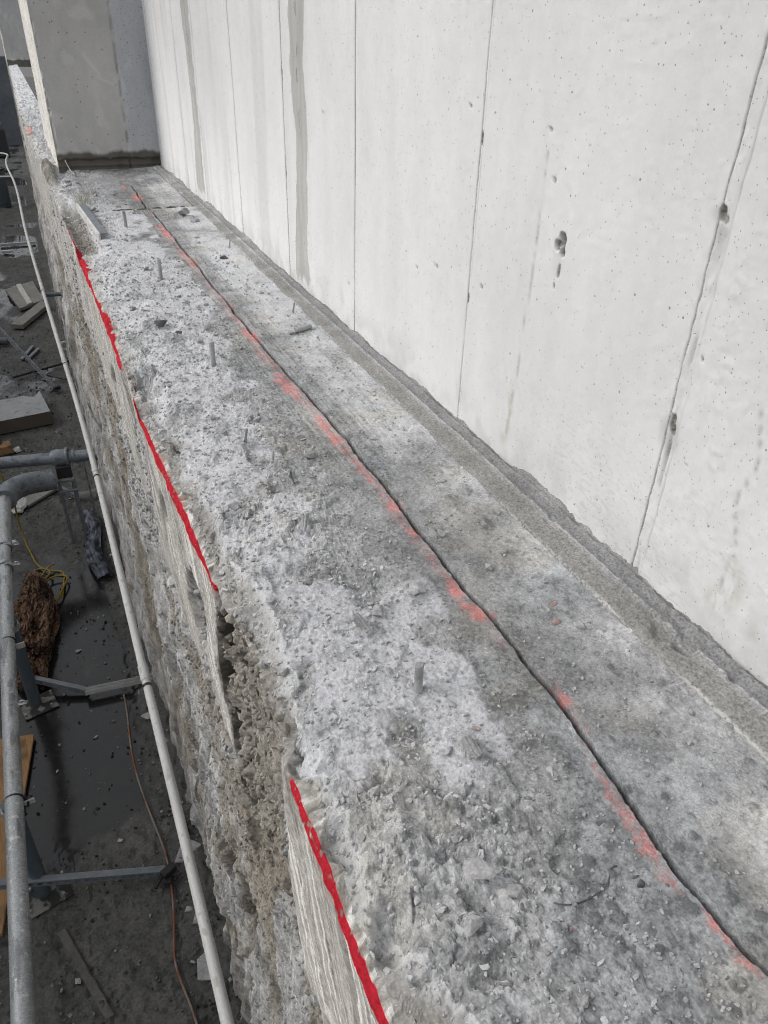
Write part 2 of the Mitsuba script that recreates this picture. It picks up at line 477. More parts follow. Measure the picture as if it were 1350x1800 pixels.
def chip_color(p, n, uv):
    m = fbm(p.x * 60, p.y * 60, p.z * 60)
    g = noise(p.x * 380, p.y * 380, p.z * 380)
    return mix((.19, .19, .19), (.46, .46, .465), m) * (.72 + .56 * g) * (.85 + .2 * smoothstep(.2, .9, n.z))


principled('chip_mat', chip_color, rough=.93, spec=.15)
principled('dark_chip_mat', lambda p, n, uv: mix((.05, .05, .052), (.15, .15, .155), fbm(p.x * 60, p.y * 60, p.z * 60)) * (.7 + .6 * noise(p.x * 300, p.y * 300, p.z * 300)), rough=.85, spec=.3)
principled('bedded_mat', lambda p, n, uv: mix((.30, .303, .306), (.53, .535, .545), dr.clip(fbm(p.x * 30, p.y * 30, p.z * 30) * .8 + .25 * smoothstep(.3, .9, n.z), 0, 1)) * (.74 + .34 * noise(p.x * 420, p.y * 420, p.z * 420) + .16 * noise(p.x * 900, p.y * 900, p.z * 900)), rough=.93, spec=.15)
principled('pit_grit_mat', lambda p, n, uv: mix((.03, .03, .03), (.20, .195, .185), smoothstep(.35, .7, noise(p.x * 11, p.y * 11, 1.0))) * (.7 + .6 * noise(p.x * 300, p.y * 300, p.z * 300)), rough=.85, spec=.3)
principled('grey_stone_mat', lambda p, n, uv: mix((.10, .102, .106), (.26, .262, .268), fbm(p.x * 50, p.y * 50, p.z * 50)) * (.7 + .5 * noise(p.x * 400, p.y * 400, p.z * 400)), rough=.9, spec=.2)
principled('brown_stone_mat', lambda p, n, uv: mix((.13, .118, .10), (.40, .375, .335), fbm(p.x * 40, p.y * 40, p.z * 40)) * (.66 + .6 * noise(p.x * 380, p.y * 380, p.z * 380)), rough=.92, spec=.15)
principled('red_chip_mat', lambda p, n, uv: mix((.30, .20, .185), (.46, .33, .31), fbm(p.x * 60, p.y * 60, p.z * 60)) * (.7 + .5 * noise(p.x * 400, p.y * 400, p.z * 400)), rough=.9, spec=.15)
principled('mud_lath_mat', lambda p, n, uv: mix((.05, .049, .046), (.155, .15, .142), fbm(p.x * 12, p.y * 12, 3.0) * .7 + .3 * noise(p.x * 140, p.y * 140)), rough=.9, spec=.2)
principled('pale_mat', lambda p, n, uv: mix((.40, .40, .39), (.62, .62, .60), fbm(p.x * 30, p.y * 30, p.z * 30)), rough=.8, spec=.3)
principled('film_mat', lambda p, n, uv: mix((.018, .022, .032), (.10, .115, .15), smoothstep(.4, .7, fbm(p.x * 22, p.y * 12, p.z * 22))), rough=.25, spec=.5)
principled('dark_wall_mat', lambda p, n, uv: mix((.07, .078, .09), (.17, .18, .19), fbm(p.x * .9, p.y * .9, p.z * 1.6) * .7 + .3 * noise(p.x * 12, p.y * 12, p.z * 9)), rough=.85, spec=.25)
principled('grass_mat', lambda p, n, uv: mix((.20, .19, .08), (.36, .31, .15), noise(p.x * 90, p.y * 90, p.z * 20)), rough=.7, spec=.3)
principled('rust_wood_mat', lambda p, n, uv: mix((.05, .045, .04), (.16, .145, .125), noise(p.x * 14, p.y * 160, p.z * 160) * .6 + .4 * noise(p.x * 200, p.y * 200, p.z * 200)), rough=.85, spec=.2)

# ------------------------------------------------------------------ the ledge
EDGE_Y = [-1.5, .4, 1.15, 2.0, 3.0, 4.2, 6.2, 9, 12, 20, 40]
EDGE_X = [.174, .174, .170, .155, .152, .145, .108, .078, .064, .10, .14]
SEAM_Y, SEAM_X = [-1.5, .75, 1.6, 3.0, 4.8, 7], [.800, .803, .815, .826, .848, .856]
CRK = [(-1.5, .56), (.0, .565), (.208, .570), (.287, .569), (.37, .571), (.453, .577), (.56, .586), (.667, .593), (.81, .597), (.95, .5955), (1.118, .599), (1.36, .604), (1.613, .606), (1.85, .600),
       (2.066, .596), (2.545, .590), (3.346, .596), (4.1, .597), (4.48, .596), (4.7, .590), (5.0, .600), (5.416, .609), (7, .60)]
from scipy.interpolate import PchipInterpolator
from scipy.ndimage import gaussian_filter
edge_x = PchipInterpolator(EDGE_Y, EDGE_X)
strip_x = PchipInterpolator(SEAM_Y, SEAM_X)
crack_x0 = PchipInterpolator(*zip(*CRK))


def crack_x(y):
    return crack_x0(y) + (nz(np.stack([y * 14, y * 0, y * 0], -1), 5) - .5) * .007 + (nz(np.stack([y * 60, y * 0, y * 0], -1), 6) - .5) * .0022


# spray paint patches beside the crack: y, offset from the crack, half length, half width, strength
PAINT = [(5.43, -.055, .16, .030, .9), (5.05, -.012, .17, .045, .9), (4.46, -.01, .10, .03, .7), (3.98, -.022, .26, .034, .95), (3.45, -.014, .20, .03, .9), (2.86, -.006, .28, .022, .55), (2.60, -.012, .2, .025, .55),
         (2.36, -.012, .12, .030, 1.0), (2.20, -.02, .16, .03, .6), (1.93, -.028, .16, .026, .85), (1.71, -.024, .10, .026, 1.0), (1.58, -.024, .10, .026, .85), (1.40, -.020, .13, .024, .85), (1.25, -.014, .055, .026, 1.0), (1.13, -.014, .06, .020, .9),
         (1.03, -.022, .05, .02, .5), (.945, -.017, .055, .022, .95), (.865, -.020, .05, .026, .95), (.80, -.02, .05, .02, .45), (.66, .006, .05, .02, .35), (.632, .010, .022, .014, .85), (.58, .012, .06, .018, .35),
         (.51, -.014, .06, .018, .4), (.435, -.018, .05, .018, .65), (.385, -.014, .03, .020, .8), (.34, -.018, .035, .016, .55), (.265, -.010, .035, .014, .95), (.225, -.014, .035, .014, .75), (.18, -.016, .03, .012, .5)]
FARPAINT = [(8.9, .060, .55, .03, 1.4), (11.6, .03, .5, .022, .9)]
# hand-placed relief on the top: x, y, radius, height
LUMPS = [(.380, .898, .030, .020), (.50, .965, .030, .014), (.382, 1.226, .026, .016), (.418, .601, .026, .012), (.355, 1.62, .04, .02), (.40, 1.5, .03, .014), (.30, 2.62, .05, .022), (.33, 2.45, .05, .026), (.26, 1.9, .05, .02), (.29, 3.0, .04, .016),
         (.23, 1.35, .04, .012), (.55, .20, .03, .010), (.33, .42, .024, .012), (.30, .37, .03, .014), (.37, .33, .03, .010), (.28, .52, .03, .01), (.69, .95, .02, .007), (.76, 1.25, .022, .008), (.34, 5.3, .06, .02), (.70, 4.35, .05, .03), (.76, 4.3, .04, .02)]
DENTS = [(.385, .835, .024, .016), (.215, .42, .03, .03), (.205, .55, .028, .034), (.205, .70, .03, .035), (.20, 1.0, .04, .02), (.195, 2.05, .07, .05), (.19, 2.2, .07, .05), (.235, 1.72, .05, .022), (.20, 2.75, .06, .02), (.25, 2.9, .08, .02), (.30, .545, .02, .012), (.285, .60, .018, .012)]


def top_field(x, y):
    """height of the ledge top and its masks at x, y (arrays)"""
    cx = crack_x(y)
    d = x - cx
    n1 = g2(x * 3.1, y * 2.3, 1, 3); n2 = g2(x * 9, y * 7, 2, 3); n3 = g2(x * 31, y * 27, 3, 3)
    left = sst(-.045, -.20, d + (n2 - .5) * .12)
    R = .16 + .84 * left
    R = np.where(d > 0, .10 + .12 * sst(.45, .62, n2), R)
    R *= 1 - .55 * sst(.50, .15, y) * sst(.28, .40, x)
    R *= 1 - .35 * sst(2.9, 3.6, y) * sst(.25, .32, x)
    R *= np.where(y > 6, 2.6, 1.0)
    f1, ra, _, _ = facet(x, y, .062, 11)
    f2, rb, v1, v2 = facet(x, y, .024, 12)
    f3, rc, _, _ = facet(x, y, .0105, 13, .45)
    act = sst(.40, .60, n1 * .5 + n2 * .5)          # where the fracture is lively
    h = R * (.0115 * f1 + .0072 * f2 * (.25 + .9 * act) + .0036 * f3 * (.5 + .7 * act)) + (n1 - .5) * .020 * (.35 + R) + (n2 - .5) * .012 * (.3 + R) + (n3 - .5) * .0060 * (.35 + R)
    n5 = g2(x * 120, y * 120, 9, 2) - .5
    h += n5 * .0026 * (.35 + .8 * R)
    # aggregate stones showing
    s1, _, sr, sq, _, _, _ = vor(x / .030, y / .030, 21)
    s2, _, tr, tq, _, _, _ = vor(x / .013, y / .013, 22)
    near = sst(.62, .25, y + (n2 - .5) * .3) * sst(.25, .33, x)
    st1 = np.where(sr > .72 - .22 * near, np.sqrt(np.clip((.20 + .20 * sq) ** 2 - s1 ** 2, 0, 1)), 0)
    st2 = np.where(tr > .66, np.sqrt(np.clip((.20 + .20 * tq) ** 2 - s2 ** 2, 0, 1)), 0)
    h += st1 * .021 * (.35 + .55 * R + .3 * near) + st2 * .011 * (.3 + .8 * R)
    # small pits and pock marks
    p1, _, pr, pq, _, _, _ = vor(x / .017 + n3, y / .017, 25)
    h -= np.where(pr > .76, np.clip(.34 + .1 * pq - p1, 0, 1), 0) * .006 * (.35 + .65 * R)
    # long brush marks beside the crack
    br = nz(np.stack([x * 260 + n2 * 3, y * 6, y * 0], -1), 31) - .5
    brm = sst(.30, .12, np.abs(d - .02)) * sst(1.0, 1.7, y) * (1 - left)
    h += br * .0012 * brm
    # transverse undercut steps in the chipped band
    ph = (y * 9 + x * 5 + n1 * 3.0)
    saw = (ph - np.floor(ph))
    h += R * left * (saw - .5) * .0055 * sst(.42, .6, g2(x * 5, y * 3, 8, 2))
    for a, b, r, q in LUMPS:
        e = np.hypot(x - a, (y - b) * .8) / r + (n3 - .5) * .9 + (f2) * .25
        h += q * sst(1.0, .35, e)
    for a, b, r, q in DENTS:
        e = np.hypot(x - a, (y - b) * .7) / r + (n3 - .5) * .9
        h -= q * sst(1.0, .4, e)
    # dust settled in smooth hollows
    dn = .62 * g2(x * 4.2 + 3, y * 2.6, 41, 3) + .38 * g2(x * 17, y * 12, 42, 4) + .10 * sst(1.2, 3.4, y) + .10 * sst(.2, .3, x) * sst(.52, .42, x) - .16 * near - .10 * sst(-.10, -.02, d) * sst(.14, .05, d)
    dn = dn + .075 * sst(1.9, 2.3, y) * sst(3.9, 3.5, y) * sst(.20, .27, x) * sst(.52, .44, x)
    dust = .85 * sst(.56, .63, dn)
    lev = (n1 - .5) * .020 + .0015
    h = np.where(dust > 0, h + dust * .62 * (lev - h) * np.where(h < lev, 1.0, .35), h)
    # transverse joint and the sunk bay beyond it
    jd = y - 4.66 - (x - .55) * .03 + (n3 - .5) * .05
    jw = sst(.28, .32, x)
    h += jw * (-.030 * sst(.045, .012, np.abs(jd)) - .012 * sst(0, .05, jd) * sst(6.2, 6.0, y))
    # the broken notch by the steel angle
    nt = sst(3.72, 3.88, y) * sst(4.95, 4.78, y) * sst(.246, .232, x)
    h -= nt * (.050 + .04 * n2 + .03 * (n3 - .5))
    tone = .44 + (n2 - .5) * .50 + (rb - .5) * .22 * R + (rc - .5) * .26 * (.4 + R) + (n1 - .5) * .30
    tone -= .20 * sst(.16, .03, np.abs(d + .05)) * (.4 + .6 * sst(.4, .6, n2)) + .0 * d
    tone += .42 * sst(.04, .11, d) * sst(.25, .55, n1 * .6 + n2 * .4) - .22 * sst(.07, .12, d) * sst(.58, .66, g2(x * 60, y * 60, 44, 2))
    tone -= st1 * 2.2 * near + st2 * .45 * near
    tone += br * .40 * brm * (.3 + 1.2 * n2)
    tone -= .20 * sst(3.6, 5.2, y) * sst(.1, .3, x)
    tone = np.clip(tone, .02, .98)
    dust = dust * (.35 + .65 * sst(-.004, .004, lev - h + .003)) * (1 - .75 * sst(4.2, 5.2, y) * sst(.15, .3, x)) * (1 - .6 * (d > 0))
    dust = np.where(y > 6.2, np.maximum(dust, .75 * sst(.35, .55, n2 + .15)), dust)
    paint = np.zeros_like(x)
    for a, o, ly, lx, s in PAINT:
        if a < y.min() - .5 or a > y.max() + .5: continue
        e = np.hypot((y - a) / ly, (d - o) / lx)
        paint = np.maximum(paint, .88 * s * sst(1.25, .2, e + (n3 - .5) * 1.5 + (n2 - .5) * .9))
    paint = np.maximum(paint, .40 * sst(.034, .006, np.abs(d + .018 + (n3 - .5) * .02)) * sst(.85, 1.0, y) * sst(4.3, 3.6, y) * sst(.36, .62, n2 * .6 + n3 * .5))
    for a, o, ly, lx, s in FARPAINT:
        e = np.hypot((y - a) / ly, (x - edge_x(y) - o + .035) / lx)
        paint = np.maximum(paint, s * sst(1.3, .3, e + (n3 - .5) * .9))
    brown = sst(.068, .018, x - edge_x(y) + (n2 - .5) * .09 + (n3 - .5) * .05) * (.55 + .45 * sst(.4, .6, n1))
    brown = np.maximum(brown, nt * sst(.25, .6, n2 + .2))
    brown = np.maximum(brown, sst(5.5, 5.8, y) * sst(6.7, 6.4, y) * sst(.215, .18, x + (n2 - .5) * .05))
    brown = brown * np.where(y > 6.9, .35, 1.0)
    h += .10 * sst(5.55, 6.0, y) * sst(6.75, 6.3, y) * sst(.22, .15, x) * (.5 + .5 * n2)   # earth heaped at the buttress corner
    m = np.where(paint > .03, -np.clip(paint, 0, 1), dust * (1 - brown))
    return h, np.where(brown > .04, 1 + brown, tone), m


def face_field(y, z):
    """how far the outer face stands proud (towards the pit), and its masks"""
    y_, z_ = y, z
    n1 = g2(y * 1.6, z * 1.1, 51, 3); n2 = g2(y * 5, z * 4, 52, 3); n3 = g2(y * 22, z * 20, 53, 3)
    s = y - .465 * z
    st = nz(np.stack([s * 120, z * 3.0, s * 0], -1), 54) * .5 + nz(np.stack([s * 52, z * 1.4, s * 0 + 3], -1), 55) * .5
    zb = -.62 + (n1 - .5) * .40 + (n2 - .5) * .34          # foot of the cast cap
    cap = sst(-.03, .03, z - zb)
    zw = -1.05 + (n1 - .5) * .9 + (g2(y * .8, z * .4, 58, 2) - .5) * .9 + (n2 - .5) * .25
    spat = 1 - sst(.40, .56, g2(y * 1.3, z * .9, 59, 3) * .65 + g2(y * 6, z * 2, 60, 3) * .35 + .13 * sst(.45, .1, np.abs(z + 1.05)) - .05)
    f1, ra, _, _ = facet(y, z * .6, .13, 61); f2, rb, _, _ = facet(y, z * .6, .040, 62); f3, rc, _, _ = facet(y, z * .8, .015, 63)
    rough = 1 - .82 * cap
    o = rough * (.020 * f1 + .0105 * f2 + .0050 * f3) + (n1 - .5) * .05 * rough + (n2 - .5) * .035 * (rough + .05) + (n3 - .5) * .010 * (rough + .1)
    o += cap * (st - .5) * .0010 + cap * ((n3 - .5) * .002)
    # grout spatter hanging in long vertical lobes
    lobe = nz(np.stack([y * 3.3 + n2 * .6, z * .9, y * 0], -1), 64)
    o += spat * (1 - cap) * (.004 + .045 * sst(.42, .75, lobe) * sst(-.9, -1.7, z) * .8) + spat * (1 - .8 * cap) * (nz(np.stack([y * 14, z * 5, y * 0], -1), 65) - .5) * .022
    o -= (1 - cap) * (1 - spat) * .012
    o -= sst(-.30, -1.1, z) * (.016 + .030 * sst(5.6, 3.6, y))
    # broken holes in the cap
    for a, b, ry, rz_, q in ((1.42, -.30, .10, .13, .035), (1.75, -.20, .05, .06, .02), (2.9, -.33, .10, .12, .03)):
        e = np.hypot((y - a - (z - b) * -.35) / ry, (z - b) / rz_) + (n3 - .5) * .5
        o -= q * sst(1.05, .8, e)
    # the deep vertical fissure
    fy = 1.175 + (z + .40) * -.02 + (n3 - .5) * .03 + (n2 - .5) * .03
    zz_ = sst(-.84, -.64, z) * sst(-.05, -.13, z)
    fis = sst(fy + .004, fy - .004, y) * sst(fy - .22, fy - .07, y + (n3 - .5) * .12) * zz_
    o += fis * (f2 * .02 + f3 * .012 + (n3 - .5) * .03)
    o -= fis * (.012 + .17 * sst(fy - .050 + (n3 - .5) * .05, fy - .028 + (n3 - .5) * .05, y) * sst(.34, .46, n2 + .25 * (n3 - .5)))
    reg = sst(fy + .01, fy - .01, y) * sst(.70, .86, y + (n2 - .5) * .1) * sst(-1.0, -.75, z) * sst(-.02, -.06, z)
    o -= reg * .018
    o += reg * (f2 * .006 + f3 * .007 + (n3 - .5) * .012)
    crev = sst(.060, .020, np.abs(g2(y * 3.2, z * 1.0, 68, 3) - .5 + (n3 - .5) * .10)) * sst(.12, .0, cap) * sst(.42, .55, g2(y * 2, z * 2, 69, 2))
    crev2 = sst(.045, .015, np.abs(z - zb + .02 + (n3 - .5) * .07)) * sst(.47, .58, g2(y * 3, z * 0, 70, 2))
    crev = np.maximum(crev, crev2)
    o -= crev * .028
    tone = cap * sst(.60, .72, n2 + (rb - .5) * .1 + .10 * sst(2.0, 5.0, y) + .08 * sst(-.25, -.55, z)) * .85 + (1 - cap) * (2 * (1 - spat) + spat * (1 + .9 * sst(.60, .75, n2)))
    tone = np.maximum(tone, reg * 1.8 * sst(.3, .5, n2 + .1))
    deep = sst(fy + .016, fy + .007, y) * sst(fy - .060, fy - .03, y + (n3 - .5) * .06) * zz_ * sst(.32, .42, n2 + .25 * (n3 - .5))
    tone = np.maximum(tone, 3 * deep)  # fissure shade goes into the colour through the top tone
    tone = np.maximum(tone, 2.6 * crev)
    for a, b, ry, rz_, q in ((1.42, -.30, .10, .13, .035),):
        e = np.hypot((y - a - (z - b) * -.35) / ry, (z - b) / rz_) + (n3 - .5) * .5
        tone = np.maximum(tone, 1.75 * sst(1.05, .8, e))
    # pale ribbon runs
    rib = sst(.60, .74, nz(np.stack([y * 4.5 + n2, z * .7, y * 0], -1), 66)) * sst(-.45, -.7, z)
    tone = np.where(rib > .3, np.minimum(tone, 1.0), tone)
    # red marking line just under the arris, in three runs
    zl = -.043 + .003 * np.sin(y * 5) + (n3 - .5) * .003
    hw = .0150 + .003 * sst(1.0, 3.0, y) + .02 * sst(3.35, 3.7, y) * sst(4.2, 3.9, y)
    on = sst(.70, .675, y) + sst(1.14, 1.17, y) * sst(2.20, 2.12, y) + sst(2.34, 2.42, y) * sst(4.7, 4.35, y) * sst(.18, .34, n3 + .25 * sst(3.1, 2.9, np.abs(y - .0)))
    red = np.clip(on, 0, 1) * (sst(1.15, .85, np.abs(z - zl) / hw) * .72 + .26 * sst(2.6, .5, np.abs(z - zl + .01) / hw))
    orange = 0
    return o, tone, np.where(red > .02, -np.clip(red, 0, 1), 0)


def ledge_rows(y0, y1, a, b, p, cap):
    out = [y0]
    while out[-1] < y1:
        y = max(out[-1], 0.0)
        out.append(out[-1] + min(cap, (a + b * y ** p) * (1 if out[-1] > -.1 else 5)))
    return np.array(out)


def ledge_mesh(rows, full):
    """returns (top vertices grid, face vertices grid, uvs) that share the arris column"""
    # profile columns. face: z; arris roll; top: distance in from the edge
    zf = np.r_[np.arange(-3.6, -1.1, .030), np.arange(-1.1, -.45, .0085), np.arange(-.45, -.058, .0042)] if full else np.r_[np.arange(-3.6, -1.1, .06), np.arange(-1.1, -.3, .03), np.arange(-.3, -.06, .012)]
    nA = 24 if full else 6
    Y = rows[:, None]
    ex = edge_x(rows)[:, None]
    # arris: quarter-ellipse from (ex,-.055) to (ex+.05, -.004)
    th = np.linspace(0, np.pi / 2, nA)[None, :]
    jag = (g2(rows * 16, rows * 0, 71, 3) - .5)[:, None] * .05 + (g2(rows * 5, rows * 0, 72, 2) - .5)[:, None] * .05
    wA = .040 + np.clip(jag, -.02, .02)
    brk = (sst(.70, .78, rows) * sst(1.10, 1.02, rows) + .8 * sst(2.14, 2.20, rows) * sst(2.40, 2.34, rows))[:, None]
    ex = ex + brk * (.016 + .02 * jag)
    wA = wA - .012 * brk
    ax = ex + wA * (1 - np.cos(th)) + 0 * Y
    az = -.055 + .051 * np.sin(th) ** .8 + 0 * Y
    if full:
        cx = crack_x(rows)[:, None]
        nL, nR = 205, 88
        tl = np.linspace(0, 1, nL + 1)[1:][None, :]
        x0 = ax[:, -1:]
        xl = x0 + (cx - .0075 - x0) * tl
        hw = .0052 * (sst(5.50, 5.38, rows) * (1 - .75 * sst(.03, .0, np.abs(rows - 4.66))))[:, None] + 1e-4
        lip2 = (nf(np.stack([rows * 90, rows * 0, rows * 0 + 4], -1), 3, 78)[:, None] - .5) * .0052
        lipn = (nz(np.stack([rows * 170, rows * 0, rows * 0], -1), 77)[:, None] - .5) * .0026
        cxs = np.hstack([cx - hw - .0022 + lipn, cx - hw + lipn, cx - hw * .9, cx - hw * .85, cx + hw * .45, cx + hw * .62, cx + hw * 1.15 + lip2, cx + hw * 1.15 + .0022 + lip2])
        gz = np.array([0, -.0025, -.022, -.19, -.19, -.022, -.0028, -.0003])[None, :] * np.minimum(hw / .0044, 1)
        tr = np.linspace(0, 1, nR)[None, :]
        xr = cx + .0075 + (strip_x(rows)[:, None] + .003 - cx - .0075) * tr
        xt = np.hstack([xl, cxs, xr])
        zt = np.hstack([-.004 * (1 - tl) ** 2 + 0 * Y, gz, 0 * xr])
    else:
        tl = np.linspace(0, 1, 22)[1:][None, :]
        x0 = ax[:, -1:]
        xt = x0 + (.32 - x0) * tl
        zt = -.004 * (1 - tl) ** 2 + 0 * Y
    X2 = np.hstack([ax, xt]); Z2 = np.hstack([az, zt]); Y2 = np.broadcast_to(Y, X2.shape).copy()
    h, t1, m1 = top_field(X2, Y2)
    h = gaussian_filter(h, (.6, .5)) + (g2(X2 * 260, Y2 * 260, 79, 1) - .5) * .0012
    # overall crown: the chipped outer third falls away
    fall = -.022 * sst(.32, .17, X2) ** 1.5 * (.6 + .8 * g2(Y2 * 4, X2 * 4, 73, 2))
    k = np.zeros(X2.shape[1]); k[:nA] = np.sin(np.linspace(0, np.pi / 2, nA)) ** .6; k[nA:] = 1
    Zf = np.broadcast_to(zf[None, :], (len(rows), len(zf)))
    Yf = np.broadcast_to(Y, Zf.shape)
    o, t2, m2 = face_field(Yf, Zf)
    o = gaussian_filter(o, (.8, .5))
    Xf = ex - o
    oa, t3, m3 = face_field(Y2[:, :nA], Z2[:, :nA])
    w = 1 - k[:nA]
    X2[:, :nA] -= oa * w + (g2(Y2[:, :nA] * 60, Z2[:, :nA] * 60, 74, 3) - .5) * (.004 + .012 * brk) * np.sin(np.linspace(0, np.pi, nA))
    t3 = np.where(brk > .2, np.maximum(t3, 2 - .9 * g2(Y2[:, :nA] * 30, Z2[:, :nA] * 30, 75, 2)), t3)
    Z2 = Z2 + k * (h + fall)
    zl_ = -.043 + .003 * np.sin(Y2[:, :nA] * 5) + .0165
    jn = g2(Y2[:, :nA] * 26, Z2[:, :nA] * 26, 76, 3)
    t3 = np.where(Z2[:, :nA] > zl_, np.maximum(t3, 1.9 + .9 * sst(.45, .62, jn)), t3)
    X2[:, :nA] += .016 * sst(.46, .66, jn) * np.sin(np.linspace(.35, np.pi, nA)).clip(0) * (np.linspace(0, 1, nA) > .35)
    VT = np.stack([X2, Y2, Z2], -1); UT = np.stack([t1, m1], -1)
    nS = 13 if full else 3                                              # columns of the arris roll that belong to the face
    VF = np.concatenate([np.stack([Xf, Yf, Zf], -1), VT[:, :nS]], 1)
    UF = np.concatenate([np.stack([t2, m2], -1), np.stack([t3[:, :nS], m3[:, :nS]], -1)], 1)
    return VT[:, nS - 1:], UT[:, nS - 1:], VF, UF


def put_grid(key_parent, name, V, U, mat, smooth=False):
    nr, nc = V.shape[:2]
    return part(key_parent, name, (V.reshape(-1, 3), grid_faces(nr, nc)[:, ::-1]), mat, smooth, U.reshape(-1, 2))


ledge = thing('concrete_ledge', 'long chipped concrete ledge with red paint marks and a saw-cut crack beside the white wall', 'concrete ledge')
rowsA = ledge_rows(-1.0, 6.5, .0024, .0024, 1.25, .04)
VT, UT, VF, UF = ledge_mesh(rowsA, True)
top_A = (VT, UT)
put_grid(ledge, 'top_surface', VT, UT, 'ledge_top_mat')
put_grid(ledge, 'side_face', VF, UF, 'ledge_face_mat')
rowsB = np.r_[rowsA[-1], ledge_rows(rowsA[-1] + .03, 30, .03, .0, 1, .03)[:]]
VT2, UT2, VF2, UF2 = ledge_mesh(rowsB, False)
put_grid(ledge, 'top_surface', VT2, UT2, 'ledge_top_mat')
put_grid(ledge, 'side_face', VF2, UF2, 'ledge_face_mat')
labels[ledge + '__side_face'] = {'label': 'striated cream and brown side face of the ledge, red line along its upper edge'}

from scipy.interpolate import RegularGridInterpolator


def ledge_z(x, y):
    """height of the finished top near x, y"""
    V = top_A[0]
    i = np.argmin(np.abs(V[:, 0, 1] - y))
    return float(np.interp(x, V[i, :, 0], V[i, :, 2]))


# angular fragments bedded in the broken concrete, too many to pick apart
def bedded(V, U, want, seed, smin, smax, keep, sink):
    rng = np.random.default_rng(seed)
    nr, nc = V.shape[:2]
    Pm = V[::2, ::2].reshape(-1, 3); Um = U[::2, ::2].reshape(-1, 2)
    A = np.linalg.norm(np.cross(V[2::2, :-2:2] - V[:-2:2, :-2:2], V[:-2:2, 2::2] - V[:-2:2, :-2:2]), axis=-1)
    a = np.zeros(V[::2, ::2].shape[:2]); a[:A.shape[0], :A.shape[1]] = A
    w = a.ravel() * keep(Pm, Um)
    idx = rng.choice(len(w), want, p=w / w.sum())
    sz = smin + (smax - smin) * rng.random(want) ** 2.2
    return Pm[idx] + rng.normal(size=(want, 3)) * .002 - sink[None, :] * sz[:, None] if False else Pm[idx] + sink[None, :] * sz[:, None], sz, Um[idx]


near_w = lambda P: 1 / (1 + (P[:, 1].clip(0) / 1.1) ** 2.2)
P_, z_, u_ = bedded(VF, UF, 15000, 31, .0045, .017, lambda P, U: 1 / (1 + (P[:, 1].clip(0) / 2.0) ** 2) * (.4 + .6 * sst(-1.6, -.5, P[:, 2])) * (P[:, 1] > .1) * (P[:, 1] < 6) * (P[:, 2] > -2.4) * (U[:, 1] > -.02) * np.where(U[:, 0] > 1.15, 1.0, np.where(U[:, 0] > .6, .6, 0)), np.array([.12, 0, 0]))
br = u_[:, 0] > 1.25
key = part(ledge, 'side_aggregate', scatter(P_[br], z_[br], 41), 'brown_stone_mat'); tag(key, 'brown stones showing in the broken side of the ledge', kind='stuff')
key = part(ledge, 'side_aggregate', scatter(P_[~br], z_[~br], 42), 'chip_mat'); tag(key, 'grey stones and crusts on the side of the ledge', kind='stuff')
P_, z_, u_ = bedded(VT, UT, 4200, 32, .0030, .0100, lambda P, U: 1 / (1 + (P[:, 1].clip(0) / 2.2) ** 2) * (.25 + .75 * sst(.3, 1.0, P[:, 1])) * (P[:, 1] > .05) * (P[:, 1] < 6) * np.where(P[:, 0] < .42, 1.0, np.where(P[:, 0] < .52, .2, 0)) * (1 - .8 * np.clip(U[:, 1], 0, 1)), np.array([0, 0, -.32]))
P2, z2, u2 = bedded(VT, UT, 240, 33, .004, .0125, lambda P, U: (P[:, 1] > .06) * (P[:, 1] < .50) * (P[:, 0] > .27) * (P[:, 0] < .545) * (1 - sst(.25, .5, P[:, 1]) * .8), np.array([0, 0, -.42]))
key = part(ledge, 'dark_aggregate', scatter(P2, z2, 46, .8), 'grey_stone_mat'); tag(key, 'dark stones showing in the smooth concrete near the bottom', kind='stuff')
key = part(ledge, 'top_aggregate', scatter(P_, z_ * (1 + .10 * P_[:, 1]), 43, .7), 'bedded_mat'); tag(key, 'angular broken fragments bedded in the chipped top', kind='stuff')

P2, z2, u2 = bedded(VT2, UT2, 1300, 34, .008, .032, lambda P, U: (P[:, 1] < 24) / (1 + (P[:, 1] / 9.0) ** 2), np.array([0, 0, -.25]))
key = part(ledge, 'top_aggregate', scatter(P2, z2, 47, .8), 'pale_mat'); tag(key, 'pale broken fragments on the far stretch of the ledge', kind='stuff')

# mortar strip in the corner between ledge and wall
rowsM = ledge_rows(-1.0, 6.16, .0035, .004, 1.1, .04)
up = (g2(rowsM * 9, rowsM * 0, 81, 3) - .5) * .034 + (g2(rowsM * 50, rowsM * 0, 80, 3) - .5) * .012 + sst(.55, .7, g2(rowsM * 2.2, rowsM * 0, 82, 2)) * .014 + .010 * sst(1.5, 5, rowsM) - .010
prof = [(.7995, -.006, 0), (.8005, .001, 0), (.802, .004, 0), (.806, .006, 0)] + [(x, .006 + (x - .806) * .04, 0) for x in np.linspace(.811, .852, 12)] + \
       [(.855, .009, .5), (.858, .0125, 1), (.862, .0135, 1), (.867, .011, 1)] + [(x, .011 - .006 * math.sin((x - .867) / .036 * math.pi) ** .6, 1.6) for x in np.linspace(.871, .900, 8)] + [(.905, .013, 1), (.910, .0145, 1), (.914, .0165, 1), (.917, .019, 1), (.9178, .022, 1), (.9186, .025, 1), (.9192, .028, 1), (.9197, .030, 1), (.9212, .031, 1)]
prof = np.array(prof)
PX = np.broadcast_to(prof[None, :, 0], (len(rowsM), len(prof))).copy(); PY = np.broadcast_to(rowsM[:, None], PX.shape).copy(); PZ = np.broadcast_to(prof[None, :, 1], PX.shape).copy()
sxm = strip_x(rowsM)[:, None]
PX = sxm + (PX - .80) / .1212 * (.9212 - sxm)
wob = (g2(rowsM * 3, rowsM * 0, 83, 3) - .5)[:, None] * .009
PX[:, 16:21] += wob
